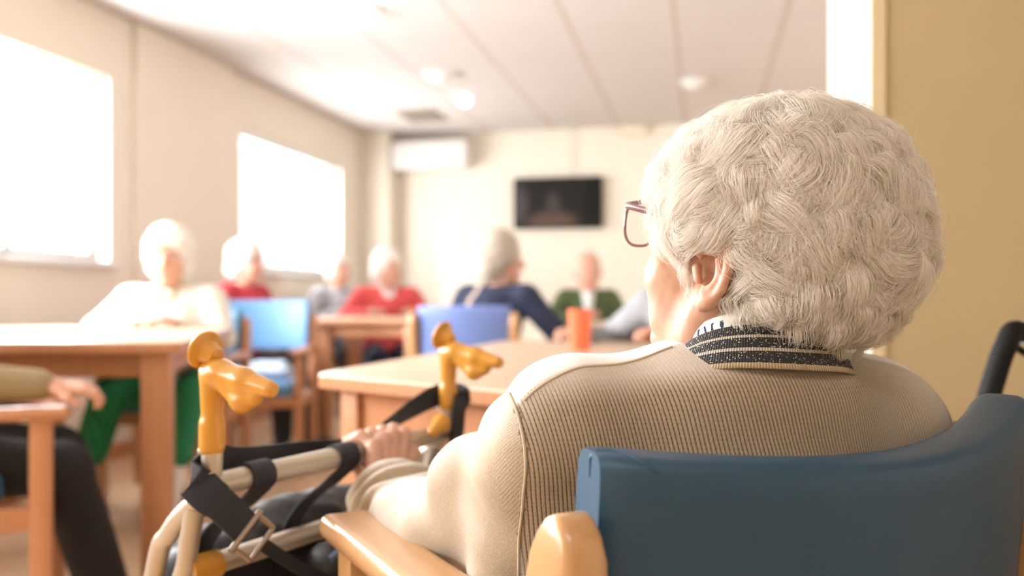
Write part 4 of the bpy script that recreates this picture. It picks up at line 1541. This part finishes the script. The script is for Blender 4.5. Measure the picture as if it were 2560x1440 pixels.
for sx in (-1, 1):
    E0 = np.array([sx * 0.0715, -0.004, -0.006])

    def ep(y, z, o):
        return hp(E0[0] + sx * o, E0[1] + y, E0[2] + z)
    E = SDF()
    E.chain([ep(0.004, 0.004, 0.003), ep(0.013, 0.016, 0.006), ep(0.008, 0.030, 0.009), ep(-0.008, 0.034, 0.011), ep(-0.020, 0.022, 0.012), ep(-0.023, 0.003, 0.012),
             ep(-0.018, -0.014, 0.011), ep(-0.008, -0.027, 0.009)], [0.003, 0.0035, 0.004, 0.0042, 0.0042, 0.0045, 0.0045, 0.0055], 0.003)
    E.chain([ep(-0.002, 0.024, 0.006), ep(-0.010, 0.012, 0.0085), ep(-0.013, -0.003, 0.009), ep(-0.007, -0.014, 0.009), ep(0.001, -0.018, 0.009)], [0.0028, 0.003, 0.0034, 0.0036, 0.0036], 0.003)
    E.chain([ep(-0.003, -0.026, 0.008), ep(0.003, -0.032, 0.006)], [0.0085, 0.0065], 0.006)
    E.chain([ep(0.013, 0.001, 0.005), ep(0.010, -0.008, 0.006)], [0.0055, 0.005], 0.004)
    E.chain([ep(-0.010, 0.024, 0.000), ep(-0.013, 0.0, 0.000), ep(-0.008, -0.020, 0.000)], [0.0075, 0.009, 0.0085], 0.004)
    E.chain([ep(0.002, 0.020, -0.006), ep(-0.004, -0.004, -0.008), ep(0.004, -0.022, -0.006)], [0.011, 0.012, 0.011], 0.004)
    E.ell(ep(0.001, 0.001, 0.004), (0.0090, 0.0095, 0.016), 0.003, sub=True)
    E.ell(ep(-0.006, 0.018, 0.008), (0.005, 0.006, 0.006), 0.002, sub=True)
    V, F = E.mesh(0.0014)
    parts.append((V, F))
# left hand closed round the bar of the walking frame
def Kl(q, u, z):
    v = (LP[0] + bd[0] * q + ud[0] * u, LP[1] + bd[1] * q + ud[1] * u)
    return L(v[0], v[1], z)


qh = 0.302
Hs = SDF()
kn_off = [(-0.040, 0.0090, 0.028, 0.009), (-0.0165, 0.0096, 0.025, 0.015), (0.0075, 0.0100, 0.023, 0.018), (0.0325, 0.0100, 0.024, 0.016)]
for dq, r, ku, kz in kn_off:
    kn = Kl(qh + dq, ku, ZB + kz)
    Hs.cone(wrL + (Kl(qh + dq * 0.55, 0, 0) - Kl(qh, 0, 0)) + np.array([0, 0, 0.004]), kn, 0.0150, 0.0108, 0.005)
    Hs.ell(kn + np.array([0, 0, 0.002]), (0.0118, 0.0118, 0.0118), 0.004)
    p0_ = Kl(qh + dq, 0.004, ZB + 0.0245)
    p1 = Kl(qh + dq, -0.021, ZB + 0.014)
    p2 = Kl(qh + dq, -0.024, ZB - 0.008)
    p3 = Kl(qh + dq, -0.006, ZB - 0.025)
    Hs.chain([kn, p0_, p1, p2, p3], [r, r * 0.97, r * 0.95, r * 0.9, r * 0.8], 0.003)
th0 = wrL + (Kl(qh + 0.022, 0, 0) - Kl(qh, 0, 0))
Hs.chain([th0, Kl(qh + 0.050, 0.026, ZB - 0.012), Kl(qh + 0.050, 0.008, ZB - 0.026), Kl(qh + 0.046, -0.014, ZB - 0.023)], [0.016, 0.012, 0.0105, 0.009], 0.008)
Hs.cone(wrL - (wrL - elL) / np.linalg.norm(wrL - elL) * -0.0, wrL + (elL - wrL) * 0.3, 0.024, 0.026, 0.012)
Vh, Fh = Hs.mesh(0.0024)
Vh = Vh + vnormals(Vh, Fh) * wob(Vh, 0.0007, 55, 51)[:, None]
parts.append((Vh, Fh))
parts.append(hand_parts(wrR, wrR - elR + np.array([0, 0.05, 0]), (0, 0, 1), 1, 0.5, 0.95, 0.0035))
V, F = join_np(parts)
lady = link_mesh('person', np_mesh(V, F, 'person'), M['skin'])
lady.location = W(LB[0], LB[1], 0)
lady.rotation_euler = (0, 0, hd(LPHI))
tag(lady, 'white-haired woman in a ribbed beige cardigan seen from behind, hand on the walking frame', 'person', 'people seated in the day room')

# ---- cardigan
T = SDF()
T.ell((0, 0.0, 0.53), (0.185, 0.145, 0.12), 0.05)
T.cone((0, -0.01, 0.56), (0, -0.005, 0.70), 0.135, 0.128, 0.05)
T.ell((0, -0.015, 0.70), (0.185, 0.118, 0.15), 0.05)
T.cone((-0.158, -0.01, 0.768), (0.150, -0.01, 0.765), 0.066, 0.064, 0.05)
T.ell((0.005, -0.035, 0.805), (0.125, 0.085, 0.052), 0.04)
T.cone(shL, elL, 0.067, 0.060, 0.05)
T.ell(L(-0.040, 0.93, 0.712), (0.046, 0.055, 0.044), 0.018, CAMROT)
ax = wrL - elL
for t, r in ((0.0, 0.064), (0.18, 0.062), (0.36, 0.060)):
    T.cone(elL + ax * t, elL + ax * (t + 0.14), r, r - 0.003, 0.03)
axn = ax / np.linalg.norm(ax)
sidev = np.cross(axn, [0, 0, 1.0]); sidev /= np.linalg.norm(sidev)
upv = np.cross(sidev, axn)
FRM = np.stack([sidev, axn, upv], 1)
TL = R_(24)
FRT = FRM @ Rx(TL)
for t, r, w_ in ((0.44, 0.069, 0.032), (0.64, 0.068, 0.021), (0.80, 0.063, 0.020), (0.94, 0.053, 0.024)):
    T.ell(elL + ax * t + np.array([0, 0, -0.004]), (r, w_, r), 0.006, FRT)
T.cone(elL + ax * 0.5, elL + ax * 0.93, 0.042, 0.034, 0.004)
T.cone((-0.185, -0.01, 0.745), (-0.200, 0.03, 0.55), 0.058, 0.066, 0.04)
T.cone((0.185, -0.01, 0.74), (0.200, 0.03, 0.55), 0.058, 0.066, 0.04)
T.cone(shR, elR, 0.066, 0.06, 0.04)
T.cone(elR, elR + (wrR - elR) * 0.92, 0.058, 0.042, 0.02)
T.cone((0.008, -0.035, 0.84), (0.008, -0.02, 0.98), 0.070, 0.074, 0.006, sub=True)
V, F = T.mesh(0.0042)
V = relax(V, F, 1, 0.4)
N = vnormals(V, F)
# drape: soft sleeve creases and broad undulation
dl = np.linalg.norm(np.cross(V - shL, (elL - shL) / np.linalg.norm(elL - shL)), axis=1)
arm = np.clip((-(V[:, 0]) - 0.17) / 0.05, 0, 1)
V = V + N * (wob(V, 0.0025, 8, 61) + arm * wob(V, 0.0068, 10, 62))[:, None]
N = vnormals(V, F)


def armcoords(a, b, V):
    e = (b - a) / np.linalg.norm(b - a)
    x = np.cross(e, [0, 0, 1.0]); x /= np.linalg.norm(x)
    y = np.cross(e, x)
    d = V - a
    return d @ e, np.arctan2(d @ (-y), d @ (-x)), np.linalg.norm(d - (d @ e)[:, None] * e, axis=1)


seamL = -0.232 + np.clip(V[:, 1] + 0.02, 0, 1) * 0.9 - 0.10 * np.clip(0.80 - V[:, 2], 0, 0.3) * -0.25
seamR = 0.215 - np.clip(V[:, 1] + 0.02, 0, 1) * 0.9
isL = V[:, 0] < seamL
isR = V[:, 0] > seamR
aL, angL, _ = armcoords(shL, elL, V)
aR, angR, _ = armcoords(shR, elR, V)
rib = (V[:, 0] + 0.16 * (V[:, 2] - 0.85)) / 0.0036
row = V[:, 2] / 0.004
rib = np.where(isL, angL * 0.066 / 0.0022, rib)
row = np.where(isL, aL / 0.004, row)
rib = np.where(isR, angR * 0.066 / 0.0022, rib)
row = np.where(isR, aR / 0.004, row)
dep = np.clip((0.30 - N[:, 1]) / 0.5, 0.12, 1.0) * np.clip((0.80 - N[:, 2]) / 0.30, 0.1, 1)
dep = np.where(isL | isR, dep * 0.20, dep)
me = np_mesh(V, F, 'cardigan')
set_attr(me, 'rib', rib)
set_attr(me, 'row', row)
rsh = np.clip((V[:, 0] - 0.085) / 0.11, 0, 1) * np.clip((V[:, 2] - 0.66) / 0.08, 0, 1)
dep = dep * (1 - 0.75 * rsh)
lit_pale = np.maximum(np.clip(1 - dep, 0, 1) * 0.92, 0.45 * rsh)
lit_yoke = np.clip((V[:, 1] - (-0.05 + 0.02 * (V[:, 0] + 0.2))) / 0.006, 0, 1) * np.clip((V[:, 2] - 0.6) / 0.05, 0, 1)  # area forward of the seam, painted near white as if lit
lit_pale = np.maximum(lit_pale * 0.35, lit_yoke)
dep = dep * (1 - 0.9 * lit_yoke)
lit_pale = np.where(isL | isR, 0.0 + 0.75 * np.clip(N[:, 2] * 0.8 - N[:, 0] * 0.15 + N[:, 1] * 0.45, 0, 1), lit_pale)  # sleeves painted paler where they face up, as light would fall
set_attr(me, 'pale', lit_pale)
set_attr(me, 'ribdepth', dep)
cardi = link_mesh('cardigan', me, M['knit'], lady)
cb_ = bvh_of(cardi)
# seams: armhole and shoulder
pts = []
for z in np.linspace(0.822, 0.56, 26):
    sx = -0.232 + 0.025 * np.clip(0.80 - z, 0, 0.3) * 1.0
    lo, n, _, _ = cb_.ray_cast(Vector((sx, -0.6, z)), Vector((0, 1, 0)))
    if lo is not None:
        pts.append(lo + n * 0.0006)
MB().tube(pts, 0.0014, 8, smooth=2).build('armhole_seam', M['seam'], cardi)
pts = []
for sx in np.linspace(-0.225, -0.080, 18):
    lo, n, _, _ = cb_.ray_cast(Vector((sx, -0.05 + 0.02 * (sx + 0.2), 1.2)), Vector((0, 0, -1)))
    if lo is not None and lo.z > 0.75:
        pts.append(lo + n * 0.0004)
if len(pts) > 3:
    MB().tube(pts, 0.0011, 8, smooth=2).build('shoulder_seam', M['seam'], cardi)

# ---- collar band and blouse collar
def ring_band(name, m, parent, rs, rt, z0, h, lean, n=160, nz=8, flare=0.0, drop=0.075, cs=0.011, ct=-0.038, left_up=0.0):
    V, Fc, bandv, ribv = [], [], [], []
    for i in range(n):
        th = 2 * PI * i / n
        fr = (1 - math.cos(th)) / 2
        for j in range(nz + 1):
            v = j / nz
            off = -lean * v + flare * (1 - v) ** 3
            x = cs + (rs + off) * math.sin(th)
            y = ct - (rt + off) * math.cos(th)
            z = z0 + h * v * (1 - 0.35 * fr) - drop * fr ** 1.6 - 0.006 * math.sin(th) + 0.0025 * math.sin(PI * v)
            V.append((x, y, z))
            bandv.append(v)
            ribv.append(th * rs / 0.0026)
    for i in range(n):
        i2 = (i + 1) % n
        for j in range(nz):
            Fc.append((i * (nz + 1) + j, i2 * (nz + 1) + j, i2 * (nz + 1) + j + 1, i * (nz + 1) + j + 1))
    me = mesh_from(V, Fc, name)
    set_attr(me, 'band', bandv)
    set_attr(me, 'rib', ribv)
    o = link_mesh(name, me, m, parent)
    md = o.modifiers.new('thickness', 'SOLIDIFY')
    md.thickness = 0.003
    md.offset = -1
    return o


ring_band('collar', M['band'], cardi, 0.094, 0.086, 0.836, 0.038, 0.014, flare=0.002)
ring_band('blouse_collar', M['dash'], lady, 0.079, 0.071, 0.842, 0.044, 0.006, drop=0.070)

# ---- skirt, stockings and shoes
S = SDF()
S.ell(hipc - [0, 0, 0.01], (0.168, 0.13, 0.09), 0.04)
for sx, kn, ft in ((-1, knees[0], feet[0]), (1, knees[1], feet[1])):
    S.cone(hipc + [sx * 0.08, 0, -0.005], kn, 0.085, 0.072, 0.05)
    S.cone(kn, kn + (ft - kn) * 0.9, 0.068, 0.052, 0.03)
V, F = S.mesh(0.011)
link_mesh('trousers', np_mesh(V, F, 'trousers'), M['cdark'], lady)
for ft in feet:
    S = SDF()
    g = np.array([ft[0], ft[1], 0.04])
    S.cone(g - [0, 0.05, 0], g + [0, 0.14, 0], 0.040, 0.034, 0.02)
    S.cone(g, ft, 0.042, 0.044, 0.02)
    V, F = S.mesh(0.008)
    V[:, 2] = np.maximum(V[:, 2], 0)
    link_mesh('shoe', np_mesh(V, F, 'shoe'), M['shoe'], lady)

# ---- face details
for sx in (-1, 1):
    c = Matrix.Translation(Vector(hp(sx * 0.032, 0.076, 0.033))) @ Matrix(HR.tolist()).to_4x4()
    prof = [(0.0001, -0.0115)] + [(0.0115 * math.sin(a), -0.0115 * math.cos(a)) for a in np.linspace(0.3, 2.85, 10)] + [(0.0001, 0.0115)]
    ey = MB().lathe(prof, 16, c).build('eye', M['eye'], lady)
    MB().lathe([(0.0001, 0.0), (0.0055, 0.0), (0.003, 0.0015), (0.0001, 0.002)], 14, c @ Matrix.Translation((0, 0.011, 0)) @ Matrix.Rotation(-PI / 2, 4, 'X')).build('iris', M['iris'], ey)
S = SDF().chain([hp(-0.022, 0.086, -0.050), hp(0, 0.094, -0.052), hp(0.022, 0.086, -0.050)], [0.004, 0.007, 0.004], 0.004)
V, F = S.mesh(0.002)
link_mesh('lips', np_mesh(V, F, 'lips'), M['lip'], lady)

# ---- spectacles
sp_ = MB()
ln = MB()
for sx in (-1, 1):
    rim = []
    for a in np.linspace(0, 2 * PI, 33):
        cx_, cz_ = math.cos(a), math.sin(a)
        x = sx * 0.0345 + math.copysign(abs(cx_) ** 0.7, cx_) * 0.0275 * (1 + 0.06 * cz_)
        z = 0.030 + math.copysign(abs(cz_) ** 0.75, cz_) * 0.0225
        rim.append(Vector(hp(x, 0.112 - 0.10 * (abs(x) ** 1.5), z)))
    sp_.tube(rim, 0.0015, 8, cap=False)
    ln.add(rim[:-1], [tuple(range(len(rim) - 1))])
    x = sx * 0.0345
    sp_.tube([Vector(hp(x - 0.028, 0.1105, 0.0485)), Vector(hp(x, 0.1115, 0.0525)), Vector(hp(x + 0.028, 0.1105, 0.0485))], 0.0024, 8, smooth=6)
    sp_.tube([Vector(hp(sx * 0.062, 0.108, 0.0475)), Vector(hp(sx * 0.0705, 0.104, 0.0470)), Vector(hp(sx * 0.0755, 0.085, 0.0450)), Vector(hp(sx * 0.079, 0.02, 0.036)), Vector(hp(sx * 0.078, -0.015, 0.030)), Vector(hp(sx * 0.080, -0.035, 0.010))], 0.0026, 8, smooth=6, flat=(1.3, 0.6))
sp_.tube([Vector(hp(-0.0085, 0.111, 0.036)), Vector(hp(0, 0.113, 0.038)), Vector(hp(0.0085, 0.111, 0.036))], 0.0018, 8, smooth=4)
spo = sp_.build('spectacles', M['lens_frame'], lady)
ln.build('lenses', M['lens'], spo)

# ---- hair: a soft under-volume and many combed locks
Hh = SDF()
Hh.ell(L(0.270, 0.875, 0.988), (0.118, 0.118, 0.103), 0.02, CAMROT)
Hh.ell(L(0.284, 0.845, 0.935), (0.097, 0.090, 0.075), 0.04, CAMROT)
Hh.ell(L(0.268, 0.825, 0.893), (0.064, 0.050, 0.036), 0.03, CAMROT)
Hh.ell(L(0.213, 0.875, 0.985), (0.042, 0.060, 0.060), 0.05, CAMROT)
Hh.ell(L(0.193, 0.828, 0.970), (0.042, 0.040, 0.034), 0.02, CAMROT)
Hh.cone(L(0.130, 0.84, 0.880), L(0.170, 0.79, 0.897), 0.040, 0.031, 0.012, sub=True)
Hh.ell(hp(0, 0.115, -0.03), (0.075, 0.065, 0.10), 0.02, HR, sub=True)
V, F = Hh.mesh(0.005)
V = relax(V, F, 3)
N = vnormals(V, F)
surf = BVHTree.FromPolygons([Vector(v) for v in V], [tuple(f) for f in F.tolist()])
Vb = V - N * 0.0095
Vb = Vb + N * (wob(V, 0.003, 26, 71) + wob(V, 0.002, 60, 72))[:, None]
hair = link_mesh('hair', np_mesh(Vb, F, 'hair'), M['hairbase'], lady)

fa = np.cross(V[F[:, 2]] - V[F[:, 0]], V[F[:, 3]] - V[F[:, 1]])
fw = np.linalg.norm(fa, axis=1)
EARC = np.array(hp(-0.080, -0.004, -0.012))
NC, NS, NP = 820, 98, 12
crown = L(0.255, 0.86, 1.085)
cen = L(0.27, 0.86, 0.96)
cand = RNG.choice(len(F), 6000, p=fw / fw.sum())
cpos = V[F[cand]].mean(1)
near = np.full(len(cand), 9.0)
pick, nxt = [], 0
for _ in range(NC):                 # evenly spread clump centres
    pick.append(cand[nxt])
    near = np.minimum(near, np.linalg.norm(cpos - cpos[nxt], axis=1))
    nxt = int(near.argmax())
PTS, RAD = [], []
tt = np.linspace(0, 1, NP)
for ci in range(NC):
    p0 = Vector(V[F[pick[ci]]].mean(0))
    lo, n, _, _ = surf.find_nearest(p0)
    away = lo - Vector(crown)
    away = away - n * away.dot(n)
    if away.length < 1e-4:
        away = Vector((1, 0, 0))
    away.normalize()
    down = Vector((0, 0, -1)) - n * (-n.z)
    topness = max(0.0, min(1.0, (lo.z - 1.035) / 0.05))
    sw_ = Vector((RNG.normal(), RNG.normal(), RNG.normal()))
    sw_ = sw_ - n * sw_.dot(n)
    d = away * (0.9 + topness) + down * 0.5 + sw_ * (0.65 - 0.45 * topness)
    # nape hair falls down
    if lo.z < 0.90:
        d = down * 1.3 + sw_ * 0.25
    d.normalize()
    length = RNG.uniform(0.045, 0.08) * (1.15 if topness > 0.5 else 1.0)
    if lo.z < 0.90:
        length = RNG.uniform(0.03, 0.05)
    curl = RNG.normal(0, 20.0) * (1 - 0.7 * topness)
    lift = RNG.uniform(0.002, 0.017) * (1 - 0.6 * topness)
    flick = RNG.uniform(-0.008, 0.010) * (1 - 0.6 * topness)
    g, gn, gl = [], [], []
    pos = lo.copy()
    step = length / (NP - 1)
    pos, _n2, _, _ = surf.find_nearest(lo - d * length * 0.42)
    for i in range(NP):
        lo, n, _, _ = surf.find_nearest(pos)
        t = tt[i]
        hgt = -0.014 + 0.014 * min(1, t * 3.0) + lift * math.sin(PI * min(1, t * 1.05)) + flick * max(0, t - 0.6) ** 1.5 * 4
        g.append(lo + n * hgt)
        gn.append(n)
        d = d - n * d.dot(n)
        d.normalize()
        gl.append(n.cross(d))
        ang = curl * step * (0.4 + 1.6 * t)
        d = d * math.cos(ang) + n.cross(d) * math.sin(ang)
        pos = lo + d * step
    g, gn, gl = np.array(g), np.array(gn), np.array(gl)
    wdt = RNG.uniform(0.008, 0.019)
    prof = (0.75 + 0.45 * np.sin(PI * tt) - 0.60 * tt ** 2.5)
    a = RNG.normal(0, 0.5, NS)[:, None]
    b = RNG.normal(0, 0.5, NS)[:, None]
    ph, am = RNG.uniform(0, 6.28, NS)[:, None], np.abs(RNG.normal(0, 0.0012, NS))[:, None]
    fly = (RNG.random(NS) < 0.16)[:, None]
    lat = a * wdt * prof + am * np.sin(tt * 9 + ph) + wdt * 0.35 * np.sin(tt * 4.5 + ph) * tt + fly * RNG.normal(0, 0.006, (NS, 1)) * tt ** 2
    nor = b * wdt * 0.26 * prof + am * np.cos(tt * 8 + ph) + fly * np.abs(RNG.normal(0, 0.006, (NS, 1))) * tt ** 2
    cut = RNG.uniform(0.8, 1.0, NS)[:, None]
    pts = g[None] + gl[None] * lat[..., None] + gn[None] * nor[..., None]
    pts = pts[np.linalg.norm(pts - EARC, axis=-1).min(1) > 0.0235]
    PTS.append(pts)
    RAD.append(np.repeat((0.00013 * (1 - 0.75 * tt ** 2))[None], len(pts), 0))
PTS = np.concatenate(PTS)
RAD = np.concatenate(RAD)
ns = len(PTS)
hc_ = bpy.data.hair_curves.new('hair_strands')
hc_.add_curves([NP] * ns)
hc_.attributes['position'].data.foreach_set('vector', PTS.astype(np.float32).ravel())
ra = hc_.attributes.get('radius') or hc_.attributes.new('radius', 'FLOAT', 'POINT')
ra.data.foreach_set('value', RAD.astype(np.float32).ravel())
hc_.materials.append(M['hair'])
ho = bpy.data.objects.new('hair_strands', hc_)
COL.objects.link(ho)
ho.parent = hair
ho['kind'] = 'stuff'

# ================================================================== LIGHT
def area(name, loc, rot, sx, sy, power, col=(1, 1, 1), spread=None):
    d = bpy.data.lights.new(name, 'AREA')
    d.shape = 'RECTANGLE'
    d.size, d.size_y = sx, sy
    d.energy = power
    d.color = col
    if spread:
        d.spread = spread
    o = bpy.data.objects.new(name, d)
    o.location = loc
    o.rotation_euler = rot
    COL.objects.link(o)
    return o


for nm, w, pw in (('daylight_near_window', W1, 390), ('daylight_far_window', W2, 70), ('daylight_added_window', W3, 60)):  # last one shines through the added window beside the camera
    area(nm, (XL - 0.26, (w[0] + w[1]) / 2, (w[2] + w[3]) / 2), (0, -PI / 2, 0), w[3] - w[2], w[1] - w[0], pw, (0.985, 0.985, 1.0))
area('added_overhead_fill', (0.2, -0.9, ZC - 0.02), (0, 0, 0), 1.2, 0.6, 17, (1, 0.95, 0.90))  # added fill without a fixture, behind the camera, brightens the foreground
area('added_right_fill', (XR - 0.05, 5.3, 1.7), (0, PI / 2, 0), 1.2, 2.6, 60, (1, 0.98, 0.97))  # added fill, out of view, to brighten the left wall
sd = bpy.data.lights.new('sun', 'SUN')
sd.energy = 1.7
sd.angle = R_(3)
sd.color = (1, 0.95, 0.86)
so = bpy.data.objects.new('sun', sd)
so.rotation_euler = Vector((1.0, 0.95, -0.64)).to_track_quat('-Z', 'Y').to_euler()
COL.objects.link(so)
wd_ = bpy.data.worlds.new('world')
SC.world = wd_
wd_.use_nodes = True
wd_.node_tree.nodes['Background'].inputs[0].default_value = (1, 0.98, 0.95, 1)
wd_.node_tree.nodes['Background'].inputs[1].default_value = 2.0

# ================================================================== CAMERA
cd = bpy.data.cameras.new('camera')
cd.sensor_width = 36
cd.lens = FPX / 2560 * 36
cd.shift_y = -(720 - HOR) / 2560
cd.clip_start = 0.02
cd.dof.use_dof = True
cd.dof.focus_distance = 0.80
cd.dof.aperture_fstop = 2.6
cd.dof.aperture_blades = 9
co_ = bpy.data.objects.new('camera', cd)
co_.location = (0, 0, H)
co_.rotation_euler = (PI / 2, 0, YAW)
COL.objects.link(co_)
SC.camera = co_

SC.view_settings.view_transform = 'Standard'
SC.view_settings.look = 'None'
SC.view_settings.exposure = 0.26
SC.cycles.max_bounces = 6
SC.cycles.diffuse_bounces = 3
SC.cycles.glossy_bounces = 2
SC.cycles.transparent_max_bounces = 8
SC.cycles.use_adaptive_sampling = True
SC.cycles.adaptive_threshold = 0.10
SC.cycles.adaptive_min_samples = 16
SC.cycles.use_light_tree = False
SC.cycles.sample_clamp_indirect = 4.0
SC.cycles.use_denoising = True
